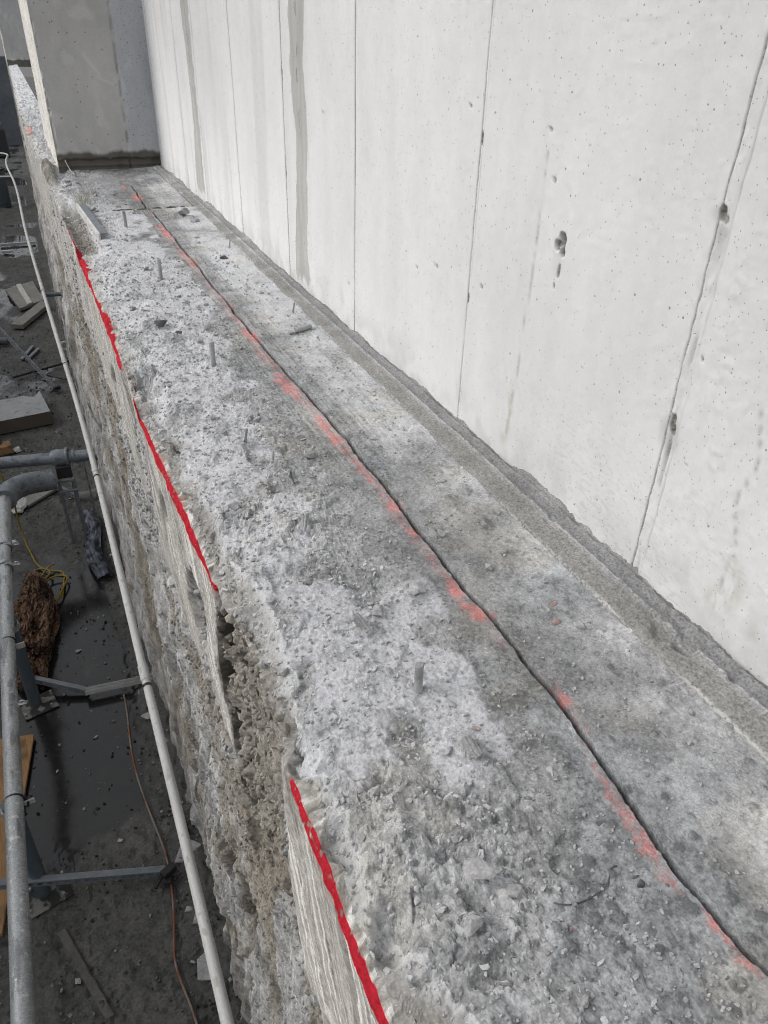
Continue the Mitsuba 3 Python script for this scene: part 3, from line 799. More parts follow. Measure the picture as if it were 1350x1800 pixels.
PX[:, 1:4] += ((g2(rowsM * 20, rowsM * 0, 84, 2) - .5) * .006)[:, None]
hi = sst(.900, .9212, prof[:, 0])[None, :]
PZ = PZ + hi * (up[:, None] - .016)
n_ = g2(PX * 60, PY * 60, 85, 3) - .5
n_2 = g2(PX * 12, PY * 9, 86, 3) - .5
f_, _, _, _ = facet(PX, PY, .012, 87)
inner = np.ones(len(prof)); inner[:2] = 0; inner[-2:] = .15
PZ += (n_ * .0045 + f_ * .0022 + n_2 * .008 * (1 - hi)) * inner
for a, b, r, q in ((.862, .655, .022, .022), (.845, .69, .02, .012), (.87, .56, .012, .008), (.865, 1.06, .016, .008)):
    PZ -= q * sst(1.1, .5, np.hypot(PX - a, (PY - b) * .8) / r + n_ * .6)
U_ = np.stack([np.broadcast_to(prof[None, :, 2], PX.shape), sst(.003, .0, np.abs(PX - sxm - .0015)) * .6 * sst(.4, .6, n_2 + .5) + sst(.0035, 0, np.abs(PX - sxm - .0615 / .1212 * (.9212 - sxm) - wob)) * .55 + .25 * sst(2, 4, PY) * sst(.5, .6, n_2 + .5)], -1)
strip = thing('mortar_strip', 'sandy grey mortar fillet trowelled along the foot of the white wall', 'mortar fillet')
scene[strip] = mikit.ply((np.stack([PX, PY, PZ], -1).reshape(-1, 3), grid_faces(*PX.shape)), 'mortar_mat', True, U_.reshape(-1, 2))

# ------------------------------------------------------------------ white wall
WX = .92
SEAMS = [(.848, 3), (1.565, 2), (2.309, 1.2), (3.03, 1.5), (3.79, 1.0), (4.58, .9), (5.12, .7), (6.06, 1.2)]
ys = [-1.2]
while ys[-1] < 6.22:
    y = ys[-1]
    base = .006 + .0016 * max(y, 0) if y > .35 else .02
    near = min([abs(y - s[0]) for s in SEAMS] + [abs(y - 1.236)])
    st = .0017 + .0009 * max(y, 0) * .6
    ys.append(y + (st if near < .022 else min(base, st + max(0, near - .02) * .3)))
ys = np.array(ys)
zs = np.r_[-.05, np.linspace(-.02, 1.05, 330), np.linspace(1.1, 3.4, 16)]
Yw, Zw = np.meshgrid(ys, zs, indexing='ij')
n1 = g2(Yw * 2, Zw * 2, 91, 3) - .5; n3 = g2(Yw * 40, Zw * 26, 92, 3) - .5; n4 = g2(Yw * 130, Zw * 60, 93, 2) - .5
hw_ = n1 * .004 + n3 * .0008
dirt_shade = np.zeros_like(Yw)
for k, (yc, s) in enumerate(SEAMS):
    wob = (g2(zs * 3, zs * 0, 100 + k, 2) - .5) * .006 * (1 if s < 3 else 1.6) + (g2(zs * 30, zs * 0, 110 + k, 3) - .5) * (.0012 if s < 3 else .0035)
    e = Yw - yc - wob[None, :]
    amp = (.55 + .9 * g2(zs * 7, zs * 0, 120 + k, 3))[None, :]
    if s >= 2:                                   # double fin with broken band
        sep = .013 if s >= 3 else .0048
        for q, sg in ((-1, 1), (1, .8)):
            gsh = np.exp(-((e - q * sep - (n3 * .004)) / (.0016 if s >= 3 else .0018)) ** 2) * np.clip(amp * 1.7 - .55 - .75 * (q < 0), 0, 1.3) * sg * (.55 if q < 0 else 1)
            hw_ -= gsh * .0030; dirt_shade += gsh * 1.1 * sst(.0, .4, amp * .5 + n3 + .1)
        band = sst(sep + .003, sep - .002, np.abs(e))
        hw_ += band * n4 * .0025
        dirt_shade += band * .05 * sst(.0, .3, n3 + n4 * .5 + n1)
        if s >= 3:
            b2 = sst(.030, .010, np.abs(e - .010)) * sst(-.1, .2, n3 + n1)
            hw_ += b2 * (n4 * .003 + n3 * .002)
            gr = np.exp(-((e + .002) / .0035) ** 2) * sst(.5, .75, g2(zs * 9, zs * 0, 133, 3))[None, :]
            hw_ -= gr * .009; dirt_shade += gr * .8
    else:
        wd = .0016 + .0012 * yc * .4
        gsh = np.exp(-(e / wd) ** 2) * amp
        hw_ -= gsh * .004; dirt_shade += gsh * .95 * (s / 1.2) * (.4 + .9 * sst(.35, .7, amp + n3 - .2))
    hw_ += np.exp(-(e / .02) ** 2) * .0003
# broken spots: y, z, radius y, radius z, depth
SPOTS = [(1.228, .534, .012, .020, .020), (1.244, .521, .011, .010, .011), (1.226, .514, .009, .010, .012), (1.228, .475, .006, .016, .005), (1.236, .445, .0035, .006, .006), (.857, .652, .008, .013, .008), (.849, .645, .006, .008, .006), (.852, .318, .005, .013, .006), (.847, .306, .005, .008, .005),
         (1.566, .675, .004, .011, .006), (1.567, .326, .0045, .013, .007), (2.308, .69, .005, .014, .006), (3.03, .735, .009, .016, .007), (3.03, .40, .008, .016, .006), (1.51, .37, .004, .005, .005), (1.745, .36, .005, .007, .005), (1.86, .33, .004, .006, .004), (1.72, .50, .004, .006, .004)]
rng = np.random.default_rng(3)
for _ in range(12):
    SPOTS.append((rng.uniform(.6, 3.0), rng.uniform(.05, .95), rng.uniform(.0022, .004), rng.uniform(.003, .0055), .005))
for a, b, q in ((.855, .640, .30), (.850, .300, .30), (.853, .60, .12), (1.232, .50, .10)):
    dirt_shade += q * sst(1.0, .2, np.hypot((Yw - a) / .028, (Zw - b) / .045) + n3 * 1.4)
for a, b, ry, rz_, q in SPOTS:
    m = (np.abs(Yw - a) < ry * 2.2) & (np.abs(Zw - b) < rz_ * 2.2)
    e = np.hypot((Yw[m] - a) / ry, (Zw[m] - b) / rz_) + n3[m] * 1.7 + n4[m] * .5
    f = sst(1.05, .75, e)
    hw_[m] -= q * f; dirt_shade[m] += f * .9  # the mask also paints shade inside the holes
# rings and scabs right of the nearest seam
for a, b, r in ((.772, .438, .013), (.748, .298, .015), (.80, .56, .012), (.70, .64, .016), (.66, .16, .012), (.73, .22, .01), (.72, .80, .014)):
    e = np.hypot(Yw - a, (Zw - b) * .8) / r + n3 * 1.3
    hw_ += .0011 * np.exp(-((e - .8) / .3) ** 2) * (.4 + n3 * 2 + .6) + .002 * sst(.9, .2, e) * n4 * 2
    dirt_shade += .05 * np.exp(-((e - .8) / .22) ** 2)
hw_ += sst(.84, .80, Yw) * (n3 * .0020 + n4 * .0016)
# hairline cracks
for pts in ([(1.318, .68), (1.311, .595), (1.317, .50), (1.316, .403), (1.329, .30), (1.322, .24), (1.332, .163), (1.337, .07)], [(.70, .42), (.672, .33), (.69, .26), (.66, .17), (.668, .09)]):
    py, pz = np.array(pts).T
    cy = np.interp(zs, pz[::-1], py[::-1]) + (g2(zs * 40, zs * 0, 140, 2) - .5) * .008
    gsh = np.exp(-((Yw - cy[None, :]) / .0022) ** 2) * ((zs > pz.min()) & (zs < pz.max()))[None, :]
    hw_ -= gsh * .0012; dirt_shade += gsh * .38
wall = thing('white_wall', 'tall white concrete wall with vertical formwork seams and damp streaks, along the ledge', 'wall')
Vw = np.stack([WX - hw_, Yw, Zw], -1)
part(wall, 'front_face', (Vw.reshape(-1, 3), grid_faces(*Yw.shape)), 'wall_mat', True, np.stack([Yw + np.clip(dirt_shade, 0, 1) / 500.0, Zw], -1).reshape(-1, 2))
part(wall, 'wall_core', moved(trimesh.creation.box((.30, 7.4, 3.4)), (WX + .19, 2.5, 1.70)), 'buttress_side_mat')


# ------------------------------------------------------------------ buttresses standing on the ledge
def buttress(name, label, x0, x1, y0, dep, ztop, zfoot, nx=120, nz_=170):
    k = thing(name, label, 'concrete buttress', 'concrete buttresses')
    del labels[k]['group']
    xs = np.linspace(x0, x1, nx); z_ = np.r_[np.linspace(zfoot, zfoot + 1.15, nz_), np.linspace(zfoot + 1.2, ztop, 6)]
    X, Z = np.meshgrid(xs, z_, indexing='ij')
    a = g2(X * 3, Z * 3, 201, 3) - .5; b = g2(X * 30, Z * 18, 202, 3) - .5
    o = a * .006 + b * .0016
    seam = .705 + (g2(z_ * 5, z_ * 0, 203, 2) - .5) * .012
    e = X - seam[None, :] if x1 > .8 else X * 0 + 1
    o -= np.exp(-(e / .007) ** 2) * .018 * sst(.35, .6, g2(z_ * 16, z_ * 0, 204, 3))[None, :]
    o += sst(.0, .004, e) * .006 if x1 > .8 else 0
    # the corner by the pit is nibbled
    nib = sst(.028, .0, X - x0) * sst(.45, .62, g2(Z * 14, X * 30, 205, 3))
    o -= nib * .022
    zz = Z - zfoot
    if x1 > .8:
        o -= .022 * sst(.098, .086, zz + b * .02)          # recessed kicker
        o += .012 * np.exp(-((zz - .052) / .006) ** 2)
    part(k, 'front_face', (np.stack([X, y0 - o, Z], -1).reshape(-1, 3), grid_faces(*X.shape)), 'buttress_shaded_mat', True, np.stack([X, Z], -1).reshape(-1, 2))
    yy = np.linspace(y0 + .012, y0 + dep, 60)
    Y, Z = np.meshgrid(yy, z_, indexing='ij')
    o = (g2(Y * 30, Z * 5, 206, 3) - .5) * .008 + (g2(Y * 120, Z * 14, 207, 2) - .5) * .004
    part(k, 'side_face', (np.stack([x0 - o + .002, Y, Z], -1).reshape(-1, 3), grid_faces(*Y.shape)[:, ::-1]), 'buttress_side_mat', True, np.stack([Y, Z], -1).reshape(-1, 2))
    part(k, 'core', moved(trimesh.creation.box((x1 - x0 - .03, dep - .06, ztop - zfoot)), ((x0 + x1) / 2 + .015, y0 + .06 + (dep - .06) / 2, (ztop + zfoot) / 2)), 'buttress_shaded_mat')
    return k


buttress('concrete_buttress', 'concrete buttress wall across the far end of the ledge, white on its pit side, shade painted grey on its front', .214, .935, 6.14, 1.9, 3.4, -.03)
buttress('concrete_buttress', 'second buttress, shade painted grey on its front, seen past the left edge of the near one, at the top left', .10, .80, 23.5, 4.0, 5.0, -.05, 60, 60)

# ------------------------------------------------------------------ pit: floor, far retaining wall
FZ = -3.44
scene['pit_floor_ground'] = None
fx = np.r_[np.linspace(-40, -2.4, 8), np.arange(-2.2, -1.1, .1), np.arange(-1.1, .35, .012), np.array([.5, 2, 40])]
fy = np.r_[np.linspace(-40, 0, 6), np.arange(.5, 1.6, .1), ledge_rows(1.6, 20, .006, .0024, 1.2, .10), np.linspace(21, 90, 20)]
Xg, Yg = np.meshgrid(fx, fy, indexing='ij')
n1 = g2(Xg * 1.1, Yg * .75, 301, 3) - .5; n2 = g2(Xg * 7, Yg * 6, 302, 3) - .5; n3 = g2(Xg * 30, Yg * 30, 303, 2) - .5
f_, _, _, _ = facet(Xg, Yg, .06, 304)
wetm = sst(3.0, 3.4, Yg) * sst(7.2, 6.4, Yg) * sst(.02, -.10, Xg + n2 * .1) + .5 * sst(9, 10.5, Yg)
Zg = FZ + n1 * .01 + (n2 * .022 + n3 * .010 + f_ * .010) * (1 - wetm) * (np.abs(Xg) < 1.3)
Zg += .05 * sst(-.02, .14, Xg + n2 * .10) * (Xg < .4) * (1 + n2 * 2)      # silt banked against the wall
# dry strip left by a plank near the camera
dx, dy = .197, -.554
L = math.hypot(dx, dy); ux, uy = dx / L, dy / L
tt = (Xg + .652) * ux + (Yg - 2.762) * uy; ss_ = -(Xg + .652) * uy + (Yg - 2.762) * ux
mk = sst(-.02, .02, tt) * sst(.62, .58, tt)
Zg += mk * (.016 * sst(.022, .012, np.abs(ss_)) - .012 * sst(.012, .004, np.abs(ss_ + .032)))
del scene['pit_floor_ground']
scene['pit_floor'] = mikit.ply((np.stack([Xg, Yg, Zg], -1).reshape(-1, 3), grid_faces(*Xg.shape)), 'floor_mat', True)
tag('pit_floor', 'dark wet concrete floor of the pit', None, None, 'structure')
far = thing('far_pit_wall', 'dark blue-grey retaining wall closing the far end of the pit', 'retaining wall')
scene[far] = mikit.ply(moved(rbox(14, .5, 3.2, .02), (-6.88, 38, FZ + 1.6)), 'dark_wall_mat')
opp = thing('opposite_pit_wall', 'dark retaining wall on the opposite side of the pit', 'retaining wall')
scene[opp] = mikit.ply(moved(rbox(.5, 56, 3.9, .02), (-4.6, 12, FZ + 1.95)), 'dark_wall_mat')

# ------------------------------------------------------------------ rods, cut bars and scraps on the ledge
def rod_mesh(r, h, pitch=.0032):
    n = int(h / pitch * 2)
    z = np.linspace(-.02, h, n)
    rr = np.where(np.arange(n) % 2 == 0, r, r * .90)
    p = np.stack([z * 0, z * 0, z], 1)
    p = np.vstack([p, [[0, 0, h + .0015]]]); rr = np.r_[rr, r * .78]
    return tube(p, rr, 20)


RODS = [(.403, .738, .0072, .058, .02, -.02, 'threaded grey anchor rod nearest the camera, standing in rubble dust on the ledge'),
        (.404, 2.160, .0078, .075, -.03, .01, 'second threaded anchor rod from the camera, upright in pale dust on the ledge'),
        (.417, 3.171, .0080, .082, -.05, .02, 'third threaded anchor rod along the ledge, beside a dark hole'),
        (.410, 4.164, .0085, .078, -.06, 0, 'farthest threaded anchor rod, near the steel angle and the cross joint')]
for x, y, r, h, rx, ry, lab in RODS:
    k = thing('anchor_rod', lab, 'anchor rod', 'threaded rods standing along the ledge')
    del labels[k]['group']
    scene[k] = mikit.ply(moved(rod_mesh(r, h), (x, y, ledge_z(x, y) - .002), rx=rx, ry=ry), 'dusty_steel_mat', 35)


def frayed_stub(r, h, seed):
    """a cut bundle of strand wires"""
    rng = np.random.default_rng(seed)
    ms = []
    for a in np.linspace(0, 2 * np.pi, 6, endpoint=False):
        c = np.array([math.cos(a), math.sin(a)]) * r * .62
        t = np.linspace(0, 1, 7)
        tw = a + t * .9
        p = np.stack([np.cos(tw) * r * .62, np.sin(tw) * r * .62, -.02 + t * (h * rng.uniform(.75, 1.15) + .02)], 1)
        ms.append(tube(p, r * .40, 8))
    ms.append(tube([(0, 0, -.02), (0, 0, h * .9)], r * .4, 8))
    return cat_(ms)


STUBS = [(.375, .905, .012, .020, 1.1, .5, 'frayed cut strand end lying proud of the rubble beside the white dust hollow'),
         (.418, .600, .012, .016, 1.2, .3, 'frayed cut strand end in the rubble nearer the camera than the first rod'),
         (.382, 1.226, .011, .022, .7, -.3, 'frayed cut strand end in the rubble between the second white patch and the red line')]
for i, (x, y, r, h, rx, rz, lab) in enumerate(STUBS):
    k = thing('cut_strand', lab, 'cut steel strand')
    scene[k] = mikit.ply(moved(frayed_stub(r * .72, h * .8, i), (x, y, ledge_z(x, y) + .002), rz=rz, rx=-rx), 'dusty_steel_mat', 40)
for x, y, h, rx, lab in ((.362, 1.625, .040, .25, 'thin cut wire sticking up in the left half of the rubble'), (.399, 1.515, .026, -.3, 'short bent wire stub behind the second strand end'),
                         (.803, 3.60, .040, .3, 'thin wire sticking up by the mortar fillet, the farther one'), (.786, 2.577, .040, .35, 'thin wire sticking up by the mortar fillet, the nearer one')):
    k = thing('wire_stub', lab, 'wire')
    scene[k] = mikit.ply(moved(tube(smooth_path([(0, 0, -.02), (.001, 0, h * .5), (.004, .002, h)], 6), .0030, 8), (x, y, ledge_z(min(x, .799), y)), rx=rx), 'dusty_steel_mat', 40)
k = thing('loose_rod', 'short piece of threaded rod lying on the ledge near the mortar fillet', 'threaded rod')
scene[k] = mikit.ply(moved(rod_mesh(.0085, .045), (.748, 2.375, ledge_z(.76, 2.38) + .008), ry=math.pi / 2 - .02, rz=.35), 'dusty_steel_mat', 35)
# bent wire half sunk in the dust near the camera
k = thing('buried_wire', 'thin dark wire curving over the smooth dark concrete near the bottom right', 'wire')
pw = [(.403, .368), (.420, .358), (.443, .356), (.463, .357), (.482, .366), (.496, .377), (.502, .376)]
scene[k] = mikit.ply(tube(smooth_path([(a, b, ledge_z(a, b) + .0011) for a, b in pw], 26), .0009, 8), 'dark_chip_mat', 40)

# steel angle in the broken notch
ang = thing('steel_angle', 'grey steel angle set on edge in the broken notch of the far ledge', 'steel angle')
rot = math.atan2(-.045, -1.0)
part(ang, 'upright_leg', moved(rbox(.010, .80, .045, .002), (.242, 4.34, .004), rz=.045), 'pale_mat')
part(ang, 'flat_leg', moved(rbox(.036, .76, .008, .002), (.265, 4.33, .022), rz=.045), 'channel_mat')
jb = thing('joint_strip', 'dark splintered timber strip lying in the cross joint of the ledge', 'timber strip')
xs_ = np.linspace(.40, .80, 26)
scene[jb] = mikit.ply(tube([(x, 4.655 + (x - .55) * .03 + .004 * math.sin(x * 60), ledge_z(min(x, .79), 4.66) + .012 + .003 * math.sin(x * 90)) for x in xs_], [.013 * (.6 + .6 * abs(math.sin(x * 37))) for x in xs_], 7), 'rust_wood_mat', 30)
gt = thing('grass_tuft', 'thin dry grass tuft growing by the top of the steel angle', 'grass')
bl = []
rng = np.random.default_rng(5)
for i in range(16):
    a, l = rng.uniform(0, 6.28), rng.uniform(.04, .10)
    b = np.array([.262 + rng.normal() * .018, 4.84 + rng.normal() * .05, -.01])
    bl.append(tube(smooth_path([b, b + [math.cos(a) * l * .2, math.sin(a) * l * .2, l * .7], b + [math.cos(a) * l * .6, math.sin(a) * l * .6, l]], 6), np.linspace(.0016, .0004, 6), 4))
scene[gt] = mikit.ply(cat_(bl), 'grass_mat', 40)
tw = thing('tie_wire', 'thin pale wire leaning at the left foot of the buttress', 'wire')
scene[tw] = mikit.ply(tube(smooth_path([(.262, 6.09, .07), (.275, 6.03, .03), (.295, 5.93, 0)], 8), .0022, 6), 'pale_mat', 40)

# loose chips on the ledge: x, y, size, material, label
CHIPS = [(.697, .790, .010, 'red_chip_mat', 'small pinkish chip right of the crack, the nearer of the pair'), (.722, .835, .0075, 'red_chip_mat', 'tiny pinkish chip right of the crack, the farther of the pair'), (.447, .635, .0065, 'red_chip_mat', 'small red chip lying near the frayed strand end'),
         (.405, .335, .0045, 'red_chip_mat', 'tiny red chip alone on dark concrete near the bottom'), (.73, .765, .013, 'chip_mat', 'rounded grey stone lying on the smooth ledge near the mortar fillet'), (.513, .345, .007, 'dark_chip_mat', 'small black stone right of the curved wire'),
         (.508, .957, .022, 'chip_mat', 'flat pale concrete flake left of the crack, beside the painted run'), (.335, .425, .024, 'chip_mat', 'largest pale concrete flake near the bottom of the ledge'), (.295, .375, .016, 'chip_mat', 'pale angular chip left of the largest flake'),
         (.365, .395, .014, 'chip_mat', 'flat angular chip right of the largest flake'), (.345, .175, .020, 'dark_chip_mat', 'dark rough stone at the bottom edge, below the largest flake'), (.40, .155, .016, 'dark_chip_mat', 'dark rounded stone at the bottom, right of the rough one'),
         (.50, .135, .013, 'chip_mat', 'upright pale lump at the bottom edge of the ledge'), (.735, 4.33, .05, 'chip_mat', 'flat grey slab piece by the far end of the mortar fillet'), (.77, 4.20, .03, 'chip_mat', 'grey stone beside the flat slab piece at the far fillet'),
         (.32, 2.60, .026, 'dark_chip_mat', 'dark stone in the dusty hollow past the second rod'), (.365, 2.50, .02, 'dark_chip_mat', 'dark flat chip on pale dust, just past the second rod'), (.73, 3.403, .022, 'dark_chip_mat', 'dark chip on the pale far ledge right of the crack')]
for i, (x, y, s, mat, lab) in enumerate(CHIPS):
    k = thing('concrete_chip', lab, 'concrete chip')
    scene[k] = mikit.ply(moved(rock(s, 300 + i, .75), (x, y, ledge_z(x, y) + s * .18), rz=i * 1.3), mat)
rng = np.random.default_rng(11)
GC = 'small grey concrete chip lying loose on the chipped side of the ledge'
protos = [rock(1.0, 400 + i, .7) for i in range(5)]
pl = [mikit.ply(m, 'chip_mat') for m in protos]
n = 0
while n < 110:
    y = .15 + 5.6 * rng.random() ** 1.9; x = rng.uniform(.22, .52)
    if rng.random() < .15: x = rng.uniform(.62, .79)
    s = rng.choice([rng.uniform(.0045, .009), rng.uniform(.008, .015)], p=[.65, .35]) * (1 + .22 * y)
    k = numbered('concrete_crumb'); tag(k, GC, 'concrete chip', 'loose crumbs on the ledge')
    d = dict(pl[n % 5]); d['to_world'] = T().translate([x, y, ledge_z(x, y) + s * .25]).rotate([0, 0, 1], rng.uniform(0, 360)).rotate([1, 0, 0], rng.uniform(-25, 25)).scale([s, s * rng.uniform(.6, 1), s])
    scene[k] = d
    n += 1
N_ = 3800
gy = .12 + 3.4 * rng.random(N_) ** 1.6; gx = np.where(rng.random(N_) < .8, rng.uniform(.19, .54, N_), rng.uniform(.61, .79, N_))
gs = rng.uniform(.0012, .0044, N_) * (1 + .18 * gy)
scene['concrete_grit'] = mikit.ply(scatter(np.stack([gx, gy, np.array([ledge_z(a, b) for a, b in zip(gx, gy)]) + gs * .2], 1), gs, 44), 'chip_mat')
tag('concrete_grit', 'fine concrete grit scattered over the ledge', 'grit', None, 'stuff')

# ------------------------------------------------------------------ pit: tubes and pipes
rail = thing('white_tube', 'long thin white tube running along the side face of the ledge above the pit', 'tube')
TP = [(.05, .45, -1.55), (.05, 1.093, -1.55), (.05, 1.669, -1.55), (.043, 2.669, -1.55), (.036, 4.0, -1.55), (.024, 5.0, -1.55), (-.022, 6.7, -1.55), (-.087, 8.839, -1.55), (-.175, 12.4, -1.55), (-.258, 16.5, -1.55), (-.310, 19.3, -1.55), (-.345, 19.8, -1.55), (-.45, 19.95, -1.55), (-.9, 20.05, -1.55)]
part(rail, 'pipe_run', tube(smooth_path(TP, 220), .0185, 20), 'white_tube_mat', 50)
SP = smooth_path(TP, 400)
for y in (2.62, 6.6, 8.85, 4.55):
    i = int(np.argmin(np.abs(SP[:, 1] - y))); ax = SP[i + 1] - SP[i - 1]
    part(rail, 'coupling', ring(SP[i], ax, .0215, .10 if y < 3 else .05, 22), 'white_tube_mat', 40)
    part(rail, 'tape_band', ring(SP[i] + np.array([0, -.085, 0]), ax, .0197, .016, 22), 'black_mat', 40)
part(rail, 'cross_rail', tube([(-.262, 16.7, -1.56), (-.9, 16.95, -1.58)], .014, 10), 'white_tube_mat', 40)
part(rail, 'wall_bracket', tube([(-.08, 8.72, -1.57), (.14, 8.70, -1.57)], .022, 12), 'post_mat', 40)

PX0, PZ0 = -.700, -2.58
pipe = thing('galvanised_pipe', 'thick mottled galvanised steel pipe at the left edge, running along the pit on posts', 'pipe')
part(pipe, 'pipe_run', tube([(PX0 + .012, .6, PZ0), (PX0 + .006, 2, PZ0), (PX0 - .02, 4.1, PZ0), (PX0 - .03, 5.62, PZ0)], .046, 32), 'galvanised_mat', 50)
part(pipe, 'pipe_run', tube([(PX0 - .03, 5.60, PZ0), (PX0 - .03, 6.0, PZ0), (PX0 - .02, 6.3, PZ0)], .056, 32), 'galvanised_mat', 50)
cp = part(pipe, 'coupling', cat_([ring((PX0 - .03, 5.55, PZ0), (0, 1, 0), .060, .10, 32, .004), moved(rbox(.035, .05, .03, .006), (PX0 + .045, 5.53, PZ0 + .015))]), 'galvanised_mat', 40)
part(pipe, 'coupling', cat_([ring((PX0 - .03, 5.25, PZ0), (0, 1, 0), .056, .05, 32, .003), moved(rbox(.03, .03, .03, .006), (PX0 + .04, 5.24, PZ0))]), 'galvanised_mat', 40)


def loop_clip(c, r):
    """a pressed strap clip with its curled tail"""
    t = np.linspace(-.6, 4.2, 16)
    return tube(np.stack([c[0] + .022 + .016 * np.cos(t), c[1] + 0 * t + .004 * t, c[2] + .016 * np.sin(t)], 1), .005, 8)


for y in (5.50, 5.22, 3.72):
    part(pipe, 'strap_clip', cat_([ring((PX0 - .012, y, PZ0), (0, 1, 0), .0485, .03, 32, .001), loop_clip((PX0 + .036, y, PZ0 + .02), .016), moved(rbox(.05, .018, .006, .002), (PX0 + .056, y, PZ0 + .016))]), 'galvanised_mat', 40)
part(pipe, 'tie_band', cat_([ring((PX0 - .004, 3.035, PZ0), (.05, 1, .04), .0485, .010, 32, .001), tube(smooth_path([(PX0 + .045, 3.03, PZ0 + .02), (PX0 + .056, 3.02, PZ0 - .01), (PX0 + .05, 3.01, PZ0 - .05)], 8), .006, 8)]), 'black_mat', 40)
part(pipe, 'tie_band', ring((PX0 - .016, 4.35, PZ0), (.05, 1, .1), .0482, .008, 32, .001), 'black_mat', 40)
part(pipe, 'name_plate', moved(rbox(.055, .004, .05, .001), (PX0 + .062, 3.02, PZ0 - .03), rz=.1, rx=.25), 'pale_mat')
labels[pipe + '__name_plate'] = {'label': 'small pale tag hanging by the black band'}
part(pipe, 'name_plate', moved(rbox(.055, .004, .06, .001), (PX0 + .05, 4.32, PZ0 - .03), rz=.1, rx=.25), 'pale_mat')
part(pipe, 'elbow', tube(smooth_path([(PX0 - .02, 6.25, PZ0), (PX0 + .04, 6.45, PZ0 - .02), (-.52, 6.60, PZ0 - .06), (-.37, 6.66, PZ0 - .09), (-.32, 6.67, PZ0 - .09)], 22), .098, 28), 'dark_galv_mat', 50)
cross = thing('cross_pipe', 'grey steel pipe with bolted coupling crossing the pit into the side of the ledge', 'pipe')
part(cross, 'pipe_run', tube([(-1.3, 7.02, PZ0 + .02), (-.28, 6.86, PZ0 + .02), (.20, 6.78, PZ0 + .02)], .056, 30), 'dark_galv_mat', 50)
part(cross, 'coupling', ring((-.235, 6.853, PZ0 + .02), (1, -.15, 0), .068, .15, 30, .012), 'dark_galv_mat', 40)
part(cross, 'coupling', ring((-.115, 6.836, PZ0 + .02), (1, -.15, 0), .062, .03, 30, .003), 'dark_galv_mat', 40)
part(cross, 'flange', ring((-.17, 6.845, PZ0 + .02), (1, -.15, 0), .090, .024, 30, .003), 'dark_galv_mat', 40)
for dx in (-.29, -.18, -.04):
    part(cross, 'hanger_rod', tube([(dx, 6.80, PZ0), (dx + .005, 6.72, FZ + .25)], .006, 8), 'dark_galv_mat', 40)
part(cross, 'support_frame', cat_([moved(rbox(.14, .03, .03, .003), (-.22, 6.72, PZ0 - .16)), moved(rbox(.16, .03, .02, .003), (-.22, 6.66, PZ0 - .24)), moved(rbox(.03, .03, .7, .003), (-.29, 6.74, FZ + .35)), moved(rbox(.03, .03, .7, .003), (-.16, 6.74, FZ + .35))]), 'channel_mat')
part(cross, 'saddle_box', moved(rbox(.13, .06, .12, .004), (-.225, 6.78, PZ0 - .09)), 'black_mat')


def post(x, y, ztop, lab):
    k = thing('pipe_post', lab, 'support post')
    part(k, 'shaft', tube([(x, y, FZ + .01), (x, y, ztop)], .044, 24), 'post_mat', 50)
    part(k, 'base_plate', moved(rbox(.24, .20, .012, .003), (x + .02, y - .02, FZ + .012), rz=.25), 'dirty_plate_mat')
    for sx, sy in ((-1, -1), (1, -1), (1, 1), (-1, 1)):
        part(k, 'bolt', tube([(x + .02 + sx * .09, y - .02 + sy * .07 + sx * .02, FZ + .012), (x + .02 + sx * .09, y - .02 + sy * .07 + sx * .02, FZ + .04)], .009, 6), 'dusty_steel_mat')
    part(k, 'collar', ring((x, y, ztop - .06), (0, 0, 1), .052, .05, 24, .004), 'galvanised_mat', 40)
    return k


post(-.735, 3.05, PZ0 - .03, 'blue-grey post on a bolted base plate under the galvanised pipe, nearest the camera')
post(-.715, 4.62, PZ0 - .03, 'blue-grey post under the galvanised pipe beside the brown heap')
post(-.93, 9.0, PZ0 - .03, 'far blue-grey post at the left edge beside the orange block')


def channel(a, b, size=.041, name='perforated_channel', lab='', faces=(0, -1, 0)):
    """U-channel with slots punched along its web; the web looks towards the camera"""
    from shapely.geometry import box as sbox, Point
    a, b = np.array(a, float), np.array(b, float)
    L = np.linalg.norm(b - a)
    web = sbox(0, -size / 2, L, size / 2)
    sl = []
    x = .03
    while x < L - .04:
        sl.append(sbox(x, -.007, x + .020, .007).buffer(.003)); x += .050
    from shapely import unary_union
    web = web.difference(unary_union(sl))
    w = trimesh.creation.extrude_polygon(web, .003, engine='earcut')           # in xy, thickness z
    f1 = trimesh.creation.box((L, .003, size - .003)); f1.apply_translation((L / 2, size / 2 - .0015, -(size - .003) / 2))
    f2 = trimesh.creation.box((L, .003, size - .003)); f2.apply_translation((L / 2, -size / 2 + .0015, -(size - .003) / 2))
    m = cat_([w, f1, f2])
    d = (b - a) / L
    nrm = np.array(faces, float); nrm -= d * (nrm @ d); nrm /= np.linalg.norm(nrm)
    R = np.eye(4); R[:3, 0], R[:3, 2], R[:3, 1], R[:3, 3] = d, nrm, np.cross(nrm, d), a
    m.apply_transform(R)
    return m


def brace(a, b, lab, foot=True):
    k = thing('perforated_channel', lab, 'steel channel')
    part(k, 'slotted_bar', channel(a, b), 'channel_mat')
    if foot:
        part(k, 'foot_clamp', cat_([moved(rbox(.09, .05, .05, .006), np.array(b) + [.02, 0, .01], rz=.5), moved(rbox(.05, .09, .02, .004), np.array(b) + [.01, -.02, -.012], rz=-.3), tube([np.array(b) + [0, .02, 0], np.array(b) + [-.07, -.06, -.02]], .012, 8)]), 'black_mat')
    return k


